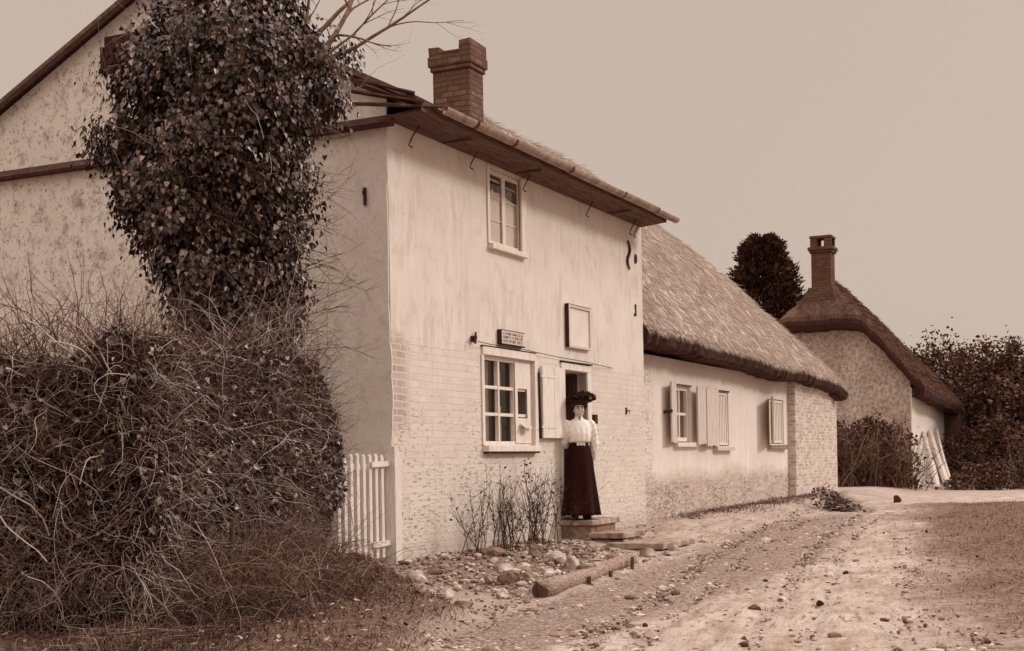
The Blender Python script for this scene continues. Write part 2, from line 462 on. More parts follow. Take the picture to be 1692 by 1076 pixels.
# ------------------------------------------------------------------ mesh helpers
class MB:
    """collects pieces of geometry and links them as ONE mesh object"""
    def __init__(self):
        self.v, self.f, self.mi, self.n = [], [], [], 0

    def add(self, verts, faces, mi=0):
        verts = np.asarray(verts, float).reshape(-1, 3)
        b = self.n
        self.v.append(verts)
        self.n += len(verts)
        for f in faces:
            self.f.append([b + int(i) for i in f])
            self.mi.append(mi)
        return self

    def addq(self, verts, faces, mi=0):        # faces: equal-length int array
        verts = np.asarray(verts, float).reshape(-1, 3)
        self.v.append(verts)
        fl = (np.asarray(faces) + self.n).tolist()
        self.n += len(verts)
        self.f += fl
        self.mi += [mi] * len(fl)
        return self

    def box(self, x0, x1, y0, y1, z0, z1, mi=0, jit=0.):
        v = np.array([(x, y, z) for z in (z0, z1) for y in (y0, y1) for x in (x0, x1)], float)
        if jit:
            v += rng.uniform(-jit, jit, v.shape)
        return self.add(v, [(0, 2, 3, 1), (4, 5, 7, 6), (0, 1, 5, 4), (2, 6, 7, 3), (0, 4, 6, 2), (1, 3, 7, 5)], mi)

    def prism(self, prof, axis, a, b, mi=0):
        """extrude a 2-D outline along an axis ('x': outline in y,z; 'y': outline in x,z; 'z': outline in x,y)"""
        n = len(prof)
        def P(p, s):
            return {'x': (s, p[0], p[1]), 'y': (p[0], s, p[1]), 'z': (p[0], p[1], s)}[axis]
        v = [P(p, a) for p in prof] + [P(p, b) for p in prof]
        f = [tuple(range(n)), tuple(range(2 * n - 1, n - 1, -1))]
        f += [(i, i + n, (i + 1) % n + n, (i + 1) % n) for i in range(n)]
        return self.add(v, f, mi)

    def bar(self, p, q, w, h, mi=0, taper=1.):
        """rectangular bar from p to q"""
        p, q = np.array(p, float), np.array(q, float)
        d = q - p; d /= np.linalg.norm(d)
        up = np.array([0, 0, 1.]) if abs(d[2]) < .9 else np.array([0, 1., 0])
        s = np.cross(d, up); s /= np.linalg.norm(s)
        u = np.cross(s, d)
        v = []
        for c, k in ((p, 1.), (q, taper)):
            for a, b in ((-1, -1), (1, -1), (1, 1), (-1, 1)):
                v.append(c + s * a * w / 2 * k + u * b * h / 2 * k)
        return self.add(v, [(3, 2, 1, 0), (4, 5, 6, 7), (0, 1, 5, 4), (1, 2, 6, 5), (2, 3, 7, 6), (3, 0, 4, 7)], mi)

    def tube(self, pts, rad, sides=8, mi=0):
        pts = np.asarray(pts, float)
        rad = np.broadcast_to(np.asarray(rad, float), (len(pts),))
        self.tubes(pts[None], rad[None], sides, mi)
        n = len(pts)
        b = self.n - n * sides
        self.f.append([b + i for i in range(sides)][::-1]); self.mi.append(mi)
        self.f.append([b + (n - 1) * sides + i for i in range(sides)]); self.mi.append(mi)
        return self

    def tubes(self, P, Rr, sides=3, mi=0):
        """many tubes at once: P (n,k,3), Rr (n,k)"""
        n, k, _ = P.shape
        d = np.gradient(P, axis=1)
        d /= np.linalg.norm(d, axis=2, keepdims=True) + 1e-9
        ref = np.zeros((n, 1, 3)); ref[..., 2] = 1
        dm = d.mean(1, keepdims=True)
        flat = np.abs(dm[..., 2:3]) > .75
        ref = np.where(flat, np.array([[[0, 1., 0]]]), ref)
        s = np.cross(d, np.broadcast_to(ref, d.shape)); s /= np.linalg.norm(s, axis=2, keepdims=True) + 1e-9
        u = np.cross(s, d)
        a = np.arange(sides) * 2 * np.pi / sides
        V = P[:, :, None] + Rr[:, :, None, None] * (s[:, :, None] * np.cos(a)[:, None] + u[:, :, None] * np.sin(a)[:, None])
        idx = np.arange(n * k * sides).reshape(n, k, sides)
        q = np.stack([idx[:, :-1], np.roll(idx, -1, 2)[:, :-1], np.roll(idx, -1, 2)[:, 1:], idx[:, 1:]], -1).reshape(-1, 4)
        return self.addq(V.reshape(-1, 3), q, mi)

    def rings(self, rows, sides=24, mi=0, cap=True, fold=0., nf=9, ph=0.):
        """loft of horizontal ellipses: rows of (z, cx, cy, rx, ry)"""
        a = np.arange(sides) * 2 * np.pi / sides
        v = []
        for i, (z, cx, cy, rx, ry) in enumerate(rows):
            k = 1 + fold * (1 - i / max(1, len(rows) - 1)) * np.sin(nf * a + ph + .6 * np.sin(2 * a))
            v.append(np.stack([cx + rx * k * np.cos(a), cy + ry * k * np.sin(a), np.full(sides, z)], 1))
        n = len(rows)
        idx = np.arange(n * sides).reshape(n, sides)
        q = np.stack([idx[:-1], np.roll(idx, -1, 1)[:-1], np.roll(idx, -1, 1)[1:], idx[1:]], -1).reshape(-1, 4)
        b = self.n
        self.addq(np.concatenate(v), q, mi)
        if cap:
            self.f.append([b + i for i in range(sides)][::-1]); self.mi.append(mi)
            self.f.append([b + (n - 1) * sides + i for i in range(sides)]); self.mi.append(mi)
        return self

    def ball(self, c, r, mi=0, seg=12, ring=8, rot=None):
        r = np.broadcast_to(np.asarray(r, float), (3,))
        v = [(0, 0, -1)]
        for i in range(1, ring):
            p = -math.pi / 2 + math.pi * i / ring
            for j in range(seg):
                t = 2 * math.pi * j / seg
                v.append((math.cos(p) * math.cos(t), math.cos(p) * math.sin(t), math.sin(p)))
        v.append((0, 0, 1))
        v = np.array(v) * r
        if rot is not None:
            v = v @ np.array(rot).T
        v += np.array(c)
        f = [(0, 1 + (j + 1) % seg, 1 + j) for j in range(seg)]
        for i in range(ring - 2):
            a, b = 1 + i * seg, 1 + (i + 1) * seg
            f += [(a + j, a + (j + 1) % seg, b + (j + 1) % seg, b + j) for j in range(seg)]
        a = 1 + (ring - 2) * seg
        f += [(a + j, a + (j + 1) % seg, len(v) - 1) for j in range(seg)]
        return self.add(v, f, mi)

    def leaves(self, P, Nn, T, L, W, mi=0, fold=.25):
        """many leaf blades: base P, facing Nn, pointing along T; heart-shaped outline of 6 points folded along the midrib"""
        P, Nn, T = (np.asarray(a, float) for a in (P, Nn, T))
        n = len(P)
        T = T / (np.linalg.norm(T, axis=1, keepdims=True) + 1e-9)
        S = np.cross(T, Nn); S /= np.linalg.norm(S, axis=1, keepdims=True) + 1e-9
        U = np.cross(S, T)
        L, W = np.broadcast_to(L, (n,))[:, None], np.broadcast_to(W, (n,))[:, None]
        lift = U * W * fold
        v = np.stack([P, P + T * L * .12 - S * W * .5 + lift, P + T * L * .55 - S * W * .36 + lift * .7, P + T * L,
                      P + T * L * .55 + S * W * .36 + lift * .7, P + T * L * .12 + S * W * .5 + lift], 1)
        i = np.arange(n)[:, None] * 6
        q = np.concatenate([i + np.array([[0, 1, 2, 3]]), i + np.array([[0, 3, 4, 5]])])
        return self.addq(v.reshape(-1, 3), q, mi)

    def blades(self, P, T, L, W, bend, mi=0):
        """thin grass or straw blades: two segments, bent"""
        n = len(P)
        T = T / (np.linalg.norm(T, axis=1, keepdims=True) + 1e-9)
        S = np.cross(T, rng.normal(size=(n, 3))); S /= np.linalg.norm(S, axis=1, keepdims=True) + 1e-9
        L, W = np.broadcast_to(L, (n,))[:, None], np.broadcast_to(W, (n,))[:, None]
        m = P + T * L * .55
        e = P + T * L + bend * L
        v = np.stack([P - S * W / 2, P + S * W / 2, m + S * W * .35, m - S * W * .35, e], 1)
        i = np.arange(n)[:, None] * 5
        b0 = self.n
        self.addq(v.reshape(-1, 3), i + np.array([[0, 1, 2, 3]]), mi)
        tri = (i + np.array([[3, 2, 4]]) + b0).tolist()
        self.f += tri
        self.mi += [mi] * len(tri)
        return self

    def verts(self):
        return np.concatenate(self.v)

    def build(self, name, mats, parent=None, smooth=False, loc=None, rotz=0., bevel=0., mesh_fn=None):
        me = bpy.data.meshes.new(name)
        me.from_pydata(self.verts().tolist(), [], self.f)
        mats = mats if isinstance(mats, (list, tuple)) else [mats]
        for m in mats:
            me.materials.append(M[m])
        if len(mats) > 1:
            me.polygons.foreach_set('material_index', self.mi)
        if bevel:
            bm = bmesh.new(); bm.from_mesh(me)
            bmesh.ops.bevel(bm, geom=[e for e in bm.edges if e.is_manifold], offset=bevel, segments=2, affect='EDGES', profile=.6, clamp_overlap=True)
            bm.to_mesh(me); bm.free()
        if smooth:
            me.polygons.foreach_set('use_smooth', [True] * len(me.polygons))
        me.update()
        o = bpy.data.objects.new(name, me)
        COL.objects.link(o)
        if parent is not None:
            o.parent = parent
        if loc is not None:
            o.location = loc
        o.rotation_euler.z = rotz
        return o


def tag(o, label=None, cat=None, group=None, kind=None):
    for k, v in (('label', label), ('category', cat), ('group', group), ('kind', kind)):
        if v:
            o[k] = v
    return o


def thing(name, label, cat, loc=(0, 0, 0), rotz=0., group=None):
    o = bpy.data.objects.new(name, None)
    COL.objects.link(o)
    o.empty_display_size = .1
    o.location = loc
    o.rotation_euler.z = rotz
    return tag(o, label, cat, group)


def remeshed(mb, voxel, smooth=6):
    """one continuous surface over a union of closed pieces"""
    me = bpy.data.meshes.new('tmp')
    me.from_pydata(mb.verts().tolist(), [], mb.f)
    o = bpy.data.objects.new('tmp', me)
    COL.objects.link(o)
    r = o.modifiers.new('r', 'REMESH'); r.mode = 'VOXEL'; r.voxel_size = voxel
    s = o.modifiers.new('s', 'SMOOTH'); s.iterations = smooth; s.factor = .5
    dg = bpy.context.evaluated_depsgraph_get()
    out = bpy.data.meshes.new_from_object(o.evaluated_get(dg))
    bpy.data.objects.remove(o)
    bpy.data.meshes.remove(me)
    out.polygons.foreach_set('use_smooth', [True] * len(out.polygons))
    return out


def mesh_obj(name, me, mat, parent):
    me.name = name
    me.materials.clear()
    me.materials.append(M[mat])
    o = bpy.data.objects.new(name, me)
    COL.objects.link(o)
    o.parent = parent
    return o


def sm(x):
    x = np.clip(x, 0, 1)
    return x * x * (3 - 2 * x)


def W2(t, u):
    """point at t along and u behind the cottage front"""
    p = C0 + DV * t - NV * u
    return float(p[0]), float(p[1])


def smin(a, b, k):
    h = np.clip(.5 + .5 * (b - a) / k, 0, 1)
    return b * (1 - h) + a * h - k * h * (1 - h)


def fbm(x, y, s=0.):
    """cheap smooth pseudo-noise in the plane"""
    r = np.zeros_like(np.asarray(x, float))
    for i, (fx, fy, a) in enumerate(((1.3, .7, 1), (-.8, 1.7, .8), (2.9, 1.1, .5), (-2.1, 3.3, .4), (5.3, -3.7, .25), (4.1, 6.1, .2))):
        r = r + a * np.sin(fx * x + fy * y + s * (i + 1.7) + i * 1.9)
    return r / 2.2


# ------------------------------------------------------------------ terrain
def bank(X, Y):
    xb = np.interp(Y, [0, 8, 10.3, 11.3, 13.4, 15.2, 16], [-.6, -.45, -.4, -.3, -1.15, -1.6, -1.9])
    return sm((xb + .12 * fbm(X * 2, Y * 2) - X) / .45) * (Y < 16.5)


def verge(X, Y):  # mask: ground colour darkens to the right of the road
    xv = np.interp(Y, [0, 10.7, 17, 24.7, 29, 31.5, 200], [.9, 3.1, 4.7, 6.6, 7.9, 9.6, 9.6])
    return sm((X - xv + .3 * fbm(X, Y) + 1.3) / 3.2) * sm((31.6 + .18 * (X - 9) - Y) / 1.6)


def gh(X, Y):
    X, Y = np.asarray(X, float), np.asarray(Y, float)
    dx, dy = X - C0[0], Y - C0[1]
    t = dx * DV[0] + dy * DV[1]
    v = dx * NV[0] + dy * NV[1]
    zw = .41 + .008 * np.clip(t, -2, 24) - .35 * sm((t - 26) / 30)
    z = zw - .19 * sm(v / 1.7) - .05 * sm((v - 1.6) / 2)
    bed = sm((t + 1.0) / .8) * sm((3.7 - t) / .6) * sm((v + .1) / .4) * sm((2.45 - v) / .5)
    z = z + .06 * bed
    z = z + .20 * bank(X, Y) + .05 * verge(X, Y)
    near = (np.hypot(X, Y) < 60)
    return z + .018 * fbm(X * 1.1, Y * 1.1, 2.) * near


def gz(X, Y):
    return float(gh(X, Y))


ROAD = np.array([(-.2, 2), (.3, 6), (1.15, 10), (2.0, 13), (3.05, 17), (4.6, 22), (6.4, 27), (8.8, 31.4), (12.4, 34.3), (18, 36.6), (30, 39)])
ROADW = np.array([1.5, 1.55, 1.6, 1.75, 1.9, 2.0, 2.0, 1.9, 1.7, 1.6, 1.6])


def stony_mask(X, Y):
    a = np.array([(-.3, 9.6), (.6, 11.6), (1.8, 14.2), (2.9, 16.6), (4.3, 21), (6.2, 26)])
    xs = np.interp(Y, a[:, 1], a[:, 0])
    wd = np.interp(Y, [9, 12, 16, 21, 27], [.75, 1.0, 1.2, 1.2, .9])
    return np.exp(-((X - xs) / wd) ** 2 * 1.4) * sm((Y - 8.6) / 1.2) * sm((28 - Y) / 4)


def set_attr(o, **kw):
    for k, v in kw.items():
        a = o.data.attributes.new(k, 'FLOAT', 'POINT')
        a.data.foreach_set('value', np.asarray(v, np.float32).ravel())


def build_ground():
    xs = np.unique(np.concatenate([np.linspace(-700, -12, 14), np.arange(-12, -5, .6), np.arange(-5, 14, .16), np.arange(14, 30, .6), np.linspace(30, 700, 16)]))
    ys = np.unique(np.concatenate([np.linspace(-60, 4, 8), np.arange(4, 8, .5), np.arange(8, 30, .16), np.arange(30, 60, .5), np.linspace(60, 1200, 18)]))
    X, Y = np.meshgrid(xs, ys)
    Z = gh(X, Y)
    n, m = X.shape
    idx = np.arange(n * m).reshape(n, m)
    q = np.stack([idx[:-1, :-1], idx[:-1, 1:], idx[1:, 1:], idx[1:, :-1]], -1).reshape(-1, 4)
    mb = MB().addq(np.stack([X, Y, Z], -1).reshape(-1, 3), q)
    o = tag(mb.build('ground', 'earth', smooth=True), 'trodden earth with a dark grassy bank and dark verge round the cottages', kind='structure')
    far = np.clip((np.hypot(X, Y) - 60) / 20, 0, 1)
    dx, dy = X - C0[0], Y - C0[1]
    t = dx * DV[0] + dy * DV[1]; v = dx * NV[0] + dy * NV[1]
    g = np.maximum.reduce([bank(X, Y), verge(X, Y), far, sm((-v - .2) / .3) * sm((t - 23.5) / 2) * .8 * sm((-v - 3) / 2),
                           .62 * sm((t - 9) / 2) * sm((20 - t) / 2) * np.exp(-((v - .15) / .55) ** 2), .9 * sm((1.2 - t) / 1) * sm((t + 3) / 1) * sm((.5 - v) / .5),
                           .5 * sm((t + 1.4) / .6) * sm((4.2 - t) / .6) * sm((v + .2) / .4) * sm((2.4 - v) / .4)])
    bedm = .6 * sm((t + 1.2) / .6) * sm((4.2 - t) / .6) * sm((v + .2) / .4) * sm((2.4 - v) / .4)
    set_attr(o, grass=np.maximum(g, .0), stony=np.maximum(stony_mask(X, Y) * .95, bedm), track=np.zeros_like(X))
    return o


def build_road():
    s = np.concatenate([[0], np.cumsum(np.hypot(*np.diff(ROAD, axis=0).T))])
    ss = np.arange(0, s[-1], .18)
    cx, cy = np.interp(ss, s, ROAD[:, 0]), np.interp(ss, s, ROAD[:, 1])
    for _ in range(30):
        cx[1:-1] = (cx[:-2] + cx[2:]) / 2 * .5 + cx[1:-1] * .5
        cy[1:-1] = (cy[:-2] + cy[2:]) / 2 * .5 + cy[1:-1] * .5
    tx, ty = np.gradient(cx), np.gradient(cy)
    L = np.hypot(tx, ty); tx /= L; ty /= L
    hw = np.interp(ss, s, ROADW)
    nw = 64
    a = np.linspace(-1, 1, nw)
    wig = 1 + .10 * fbm(ss[:, None] * .9, np.sign(a)[None] * 3.)
    off = a[None] * hw[:, None] * wig
    X = cx[:, None] + ty[:, None] * off
    Y = cy[:, None] - tx[:, None] * off
    edge = sm((1 - np.abs(a)) / .16)[None]
    ru = -.030 * (np.exp(-((off - .55) / .09) ** 2) + np.exp(-((off + .6) / .10) ** 2) + .7 * np.exp(-((off - .95) / .07) ** 2) + .6 * np.exp(-((off + .2) / .07) ** 2)) + .012 * fbm(X * 4, Y * 2.2, 6.)
    Z = gh(X, Y) + .004 + (.018 + ru) * edge
    n, m = X.shape
    idx = np.arange(n * m).reshape(n, m)
    q = np.stack([idx[:-1, :-1], idx[:-1, 1:], idx[1:, 1:], idx[1:, :-1]], -1).reshape(-1, 4)
    o = MB().addq(np.stack([X, Y, Z], -1).reshape(-1, 3), q).build('road', 'road', smooth=True)
    tag(o, 'pale rutted dirt road curving away past the cottages', kind='structure')
    set_attr(o, stony=stony_mask(X, Y), grass=np.maximum(verge(X, Y), bank(X, Y)), across=off + 0 * X, along=np.broadcast_to(ss[:, None], X.shape))


build_ground()
build_road()


# ------------------------------------------------------------------ plastered cottage
def holes_wall(mb, x0, x1, z0, z1, ya, yb, holes, mi=0, reveal=1):
    xs = sorted({x0, x1, *[h[0] for h in holes], *[h[1] for h in holes]})
    zs = sorted({z0, z1, *[h[2] for h in holes], *[h[3] for h in holes]})
    for i in range(len(xs) - 1):
        for j in range(len(zs) - 1):
            cx, cz = (xs[i] + xs[i + 1]) / 2, (zs[j] + zs[j + 1]) / 2
            if any(h[0] < cx < h[1] and h[2] < cz < h[3] for h in holes):
                continue
            a, b, c, d = xs[i], xs[i + 1], zs[j], zs[j + 1]
            mb.add([(a, ya, c), (b, ya, c), (b, ya, d), (a, ya, d)], [(0, 1, 2, 3)], mi)
            mb.add([(a, yb, c), (b, yb, c), (b, yb, d), (a, yb, d)], [(3, 2, 1, 0)], reveal)
    for (a, b, c, d) in holes:
        for p, q in (((a, c), (b, c)), ((b, c), (b, d)), ((b, d), (a, d)), ((a, d), (a, c))):
            mb.add([(p[0], ya, p[1]), (q[0], ya, q[1]), (q[0], yb, q[1]), (p[0], yb, p[1])], [(0, 1, 2, 3)], mi)
    for p, q in (((x0, z0), (x1, z0)), ((x1, z0), (x1, z1)), ((x1, z1), (x0, z1)), ((x0, z1), (x0, z0))):
        mb.add([(p[0], ya, p[1]), (q[0], ya, q[1]), (q[0], yb, q[1]), (p[0], yb, p[1])], [(3, 2, 1, 0)], mi)


H = thing('plastered_cottage', 'two storey plastered cottage with open door and tall brick chimney, nearest the viewer', 'house', (float(C0[0]), float(C0[1]), 0), HROT)
DOOR = (4.55, 5.42, .68, 2.74)
LW = (2.17, 3.60, 1.70, 2.80)
UW = (2.40, 3.36, 4.18, 5.12)
mb = MB()
holes_wall(mb, 0, 7.82, .1, 5.2, 0, .35, [DOOR, LW, UW], 0, 1)
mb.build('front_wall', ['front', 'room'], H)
# gable end, back and far end walls
g_prof = [(.012, .1), (6.15, .1), (6.15, 5.62), (3.2, 7.08), (.012, 5.40)]
_z = np.linspace(5.38, .12, 40)
g_prof = g_prof[1:4] + [(.012, 5.40)] + [(float(.002 + .011 * math.sin(q_ * 2.1) + rng.uniform(-.012, .010)), float(q_)) for q_ in _z] + [(.012, .1)]
MB().prism(g_prof, 'x', -.022, -.001).prism([(.36, .1), (6.14, .1), (6.14, 5.6), (3.2, 7.07), (.36, 5.5)], 'x', .0, .33).build('gable_wall', 'gable', H)
mb = MB().prism([(.36, .1), (6.15, .1), (6.15, 5.6), (3.2, 7.06), (.36, 5.5)], 'x', 7.5, 7.80)
mb.box(.34, 7.49, 5.8, 6.14, .1, 5.25)
mb.box(.34, 7.49, .36, 5.79, 2.95, 3.05)
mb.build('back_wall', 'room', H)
MB().box(.34, 7.49, .36, 5.79, .5, .66).build('floor_slab', 'floor', H)
# partition that closes the passage behind the door
MB().box(4.2, 4.3, .36, 3.2, .67, 2.94).box(5.5, 5.6, .36, 3.2, .67, 2.94).box(4.31, 5.49, 3.1, 3.2, .67, 2.94).build('passage_partition', 'room', H)


def roof_slab(mb, ya, za, yb, zb, x0, x1, th):
    n = 13
    xs = np.linspace(x0, x1, n)
    d = np.array([yb - ya, zb - za]); d /= np.linalg.norm(d)
    nn = np.array([-d[1], d[0]]) * (1 if d[0] > 0 else -1)
    for i in range(n - 1):
        v = []
        for x in (xs[i], xs[i + 1]):
            sag = -.03 * math.sin(math.pi * (x - x0) / (x1 - x0))
            for (y, z) in ((ya, za), (yb, zb), (yb + nn[0] * th, zb + nn[1] * th), (ya + nn[0] * th, za + nn[1] * th)):
                v.append((x, y, z + sag))
        f = [(0, 1, 5, 4), (1, 2, 6, 5), (2, 3, 7, 6), (3, 0, 4, 7)]
        if i == 0:
            f.append((3, 2, 1, 0))
        if i == n - 2:
            f.append((4, 5, 6, 7))
        mb.add(v, f)


mb = MB()
roof_slab(mb, -.43, 5.28, 3.2, 7.13, -.10, 7.79, .06)
roof_slab(mb, 6.55, 5.50, 3.201, 7.13, -.10, 7.79, .06)
rf = mb.build('roof', 'slate', H)
mb = MB()
for a, b in (((-.12, -.36, 5.26), (-.12, 3.19, 7.06)), ((-.12, 6.45, 5.49), (-.12, 3.21, 7.06))):
    mb.bar(a, b, .05, .065)
mb.build('bargeboard', 'dark_wood', H)
mb = MB().prism([(-.01, 5.165), (-.42, 5.205), (-.42, 5.235), (-.01, 5.195)], 'x', -.06, 7.76)
for x in (1.2, 3.1, 6.3):
    mb.box(x, x + .012, -.40, -.02, 5.155, 5.185, jit=.004)
for x0, x1, y in ((0, 2.7, -.14), (1.9, 5.2, -.25), (4.1, 7.7, -.16), (5.6, 7.7, -.31)):
    mb.bar((x0, y, 5.168 - (y + .01) * .0976), (x1, y - .01, 5.166 - (y + .01) * .0976), .014, .012)
mb.build('soffit', 'soffit', H)
MB().box(-.06, 7.74, -.455, -.425, 5.20, 5.32).build('fascia', 'soffit', H)


def half_pipe(mb, x0, x1, y, z, r, th=.006, zs=None):
    n = 9
    a = np.linspace(math.pi, 2 * math.pi, n)
    prof = [(y + r * math.cos(t), z + r * math.sin(t)) for t in a] + [(y + (r - th) * math.cos(t), z + (r - th) * math.sin(t)) for t in a[::-1]]
    m = len(prof)
    v = [(x0, p[0], p[1]) for p in prof] + [(x1, p[0], p[1] + (zs or 0)) for p in prof]
    f = [(i, (i + 1) % m, (i + 1) % m + m, i + m) for i in range(m)]
    f += [(i, i + 1, m - 2 - i, m - 1 - i) for i in range(n - 1)]
    f += [(m + m - 1 - i, m + m - 2 - i, m + i + 1, m + i) for i in range(n - 1)]
    mb.add(v, f)


mb = MB()
for i, (a, b) in enumerate(((.28, 2.0), (2.0, 3.7), (3.7, 5.6), (5.6, 7.0), (7.0, 7.98))):
    half_pipe(mb, a, b, -.53, 5.30 + (.012 if i % 2 else 0) - .004 * i, .072 if i % 2 else .067)
gut = mb.build('gutter', 'gutter', H, smooth=False)
for x in (1.0, 2.0, 3.7, 5.6, 7.0):
    mb = MB()
    half_pipe(mb, x - .016, x + .016, -.53, 5.30, .079, .01)
    mb.box(x - .012, x + .012, -.47, -.40, 5.26, 5.275)
    mb.build('gutter_bracket', 'gutter_rust', gut)
mb = MB()
for k, (p, q, w_) in enumerate((((-.10, -.50, 5.27), (-.55, .10, 5.36), .11), ((.30, -.5, 5.25), (-.42, .02, 5.44), .10), ((.25, -.54, 5.30), (-.30, -.32, 5.22), .09), ((-.2, -.35, 5.24), (-.62, .35, 5.25), .10), ((-.1, -.4, 5.38), (-.38, .12, 5.52), .08))):
    mb.bar(p, q, w_, .02, taper=.8)
mb.build('broken_gutter_end', 'gutter_rust', gut)
# hooks under the eaves
for x, z in ((.34, 5.06), (1.78, 5.09), (3.26, 5.08), (5.37, 5.08), (7.10, 5.07), (7.28, 5.06)):
    a = np.linspace(0, 1, 8)
    pts = np.stack([x + .10 * (1 - a) ** 2 - .02, -.16 + .10 * a, z + .12 - .26 * a], 1)
    pts[-1] += (.025, -.05, .01)
    MB().tube(pts, .008, 5).build('eaves_hook', 'iron', H)
# tiled string course across the gable
mb = MB().prism([(0, 0), (.36, 0), (.36, .03), (.16, .03), (.0, .12)], 'y', .02, 6.2)
v = mb.v[0]
mb.v[0] = np.stack([-v[:, 0] * .35 - .022, v[:, 1], v[:, 2] + 5.10], 1)
mb = MB()
mb.prism([(-.021, 5.22), (-.021, 5.09), (-.12, 5.09), (-.135, 5.12)], 'y', -.1, 6.3)
mb.build('string_course', 'tile', H)
# attic hatch in the gable
at_ = MB().box(-.055, -.021, 3.22, 3.84, 6.29, 6.62).build('attic_hatch', 'dark_wood', H)
mb = MB().box(-.075, -.021, 3.17, 3.215, 6.25, 6.66).box(-.075, -.021, 3.845, 3.89, 6.25, 6.5).box(-.08, -.021, 3.15, 3.91, 6.22, 6.249)
mb.build('hatch_frame', 'dark_wood', at_)
MB().box(-.045, -.021, .26, .29, 4.28, 4.47).tube([(-.05, .275, 4.46), (-.07, .275, 4.42), (-.05, .27, 4.36)], .012, 6).build('iron_tie', 'iron', H)
# S-shaped tie plate and lesser irons on the front
a = np.linspace(0, 1, 40)
ang = np.where(a < .5, math.pi * (.95 - 2.7 * a), 0)
pts = []
for s in np.linspace(-1, 1, 31):
    pts.append((7.19 + .055 * math.sin(s * 3.6) * (1 if True else 1), -.02, 4.655 + .22 * s))
p0 = pts[0]; p1 = pts[-1]
pre = [(p0[0] + .04 * math.cos(t), -.02, p0[2] + .04 * math.sin(t)) for t in np.linspace(.3, -2.4, 6)]
MB().tube(np.array(pts), np.interp(np.linspace(0, 1, 31), [0, .5, 1], [.013, .024, .013]), 6).build('tie_plate', 'iron', H)
MB().ball((7.52, -.012, 4.64), (.05, .02, .08)).build('iron_tie', 'iron', H)
MB().bar((7.47, -.01, 3.92), (7.50, -.01, 3.74), .03, .02, taper=.5).ball((7.45, -.012, 3.76), (.03, .015, .03)).build('iron_tie', 'iron', H)
MB().tube([(7.0, .02, 2.24), (7.0, -.06, 2.24), (7.0, -.06, 2.17)], .012, 6).box(6.97, 7.03, -.012, 0, 2.19, 2.29).build('wall_hook', 'iron', H)
MB().box(5.60, 5.72, -.05, -.001, 2.02, 2.15).build('door_bracket', 'dark_wood', H)


# upper window: casements with white blinds torn at the top
def casement(name, x0, x1, z0, z1, yf, cols, rows, st=.055, mull=.03, mid=None, parent=H, mat='white_wood', depth=.07):
    mb = MB()
    mb.box(x0, x0 + st, yf, yf + depth, z0, z1).box(x1 - st, x1, yf, yf + depth, z0, z1)
    mb.box(x0 + st, x1 - st, yf + .002, yf + depth, z0, z0 + st).box(x0 + st, x1 - st, yf + .002, yf + depth, z1 - st, z1)
    iw, ih = x1 - x0 - 2 * st, z1 - z0 - 2 * st
    for i in range(1, cols):
        c = x0 + st + iw * i / cols
        w_ = mid if (mid and i == cols // 2) else mull
        mb.box(c - w_ / 2, c + w_ / 2, yf + .008, yf + depth - .01, z0 + st, z1 - st)
    for j in range(1, rows):
        c = z0 + st + ih * j / rows
        mb.box(x0 + st, x1 - st, yf + .014, yf + depth - .016, c - mull / 2, c + mull / 2)
    f = mb.build(name, mat, parent, bevel=.004)
    MB().box(x0 + st, x1 - st, yf + depth - .014, yf + depth - .010, z0 + st, z1 - st).build('pane', 'glass', f)
    return f


uw = casement('upper_window', UW[0] + .01, UW[1] - .01, UW[2], UW[3] - .01, .02, 2, 3, st=.05, mull=.008, mid=.09, depth=.035)
MB().box(2.36, 3.41, -.07, .12, 4.115, 4.178).build('sill', 'white_wood', uw, bevel=.006)
MB().box(3.29, 3.43, -.03, -.001, 4.18, 5.13).build('window_frame', 'white_wood', uw, bevel=.004)
MB().box(2.34, 2.40, -.02, -.001, 4.18, 5.13).build('window_frame', 'white_wood', uw, bevel=.004)
mb = MB()
mb.prism([(2.42, 4.2), (2.88, 4.2), (2.88, 4.87), (2.66, 4.86), (2.62, 4.90), (2.58, 4.85), (2.52, 4.86), (2.42, 4.91)], 'y', .058, .061)
mb.prism([(2.89, 4.2), (3.34, 4.2), (3.34, 4.80), (3.12, 4.82), (2.89, 4.86)], 'y', .058, .061)
mb.prism([(2.42, 5.00), (2.88, 4.985), (2.88, 5.0), (2.74, 5.02), (2.6, 5.02), (2.42, 5.015)], 'y', .059, .062)
mb.prism([(2.89, 4.975), (3.34, 4.955), (3.34, 4.97), (2.89, 4.99)], 'y', .059, .062)
mb.build('blind', 'blind', uw)
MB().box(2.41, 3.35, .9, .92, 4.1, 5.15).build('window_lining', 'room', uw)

# lower window: three columns of three lights, right-hand column mostly boarded
lw = casement('lower_window', LW[0], LW[1], LW[2], LW[3], .03, 3, 3, st=.05, mull=.04)
for i, c in enumerate((2.2 + .45, 2.2 + .88)):
    pass
mb = MB().box(2.12, 3.66, -.03, .03, 2.802, 2.90).box(3.61, 3.70, -.03, -.001, 1.66, 2.80).box(2.10, 2.165, -.02, -.001, 1.70, 2.80)
mb.build('window_frame', 'white_wood', lw, bevel=.005)
MB().box(2.10, 3.66, -.03, -.002, 2.902, 2.916, jit=.005).build('lintel_strip', 'dark_wood', lw)
MB().box(2.12, 3.66, -.09, .03, 1.62, 1.695).build('sill', 'white_wood', lw, bevel=.008)
MB().box(2.14, 3.62, -.075, -.005, 1.598, 1.617, jit=.006).build('sill_edge', 'dark_wood', lw)
mb = MB().box(3.10, 3.56, .018, .028, 2.43, 2.76).box(3.10, 3.56, .018, .028, 1.73, 2.05)
mb.box(3.10, 3.17, .019, .029, 2.05, 2.43).box(3.46, 3.56, .019, .029, 2.05, 2.43)
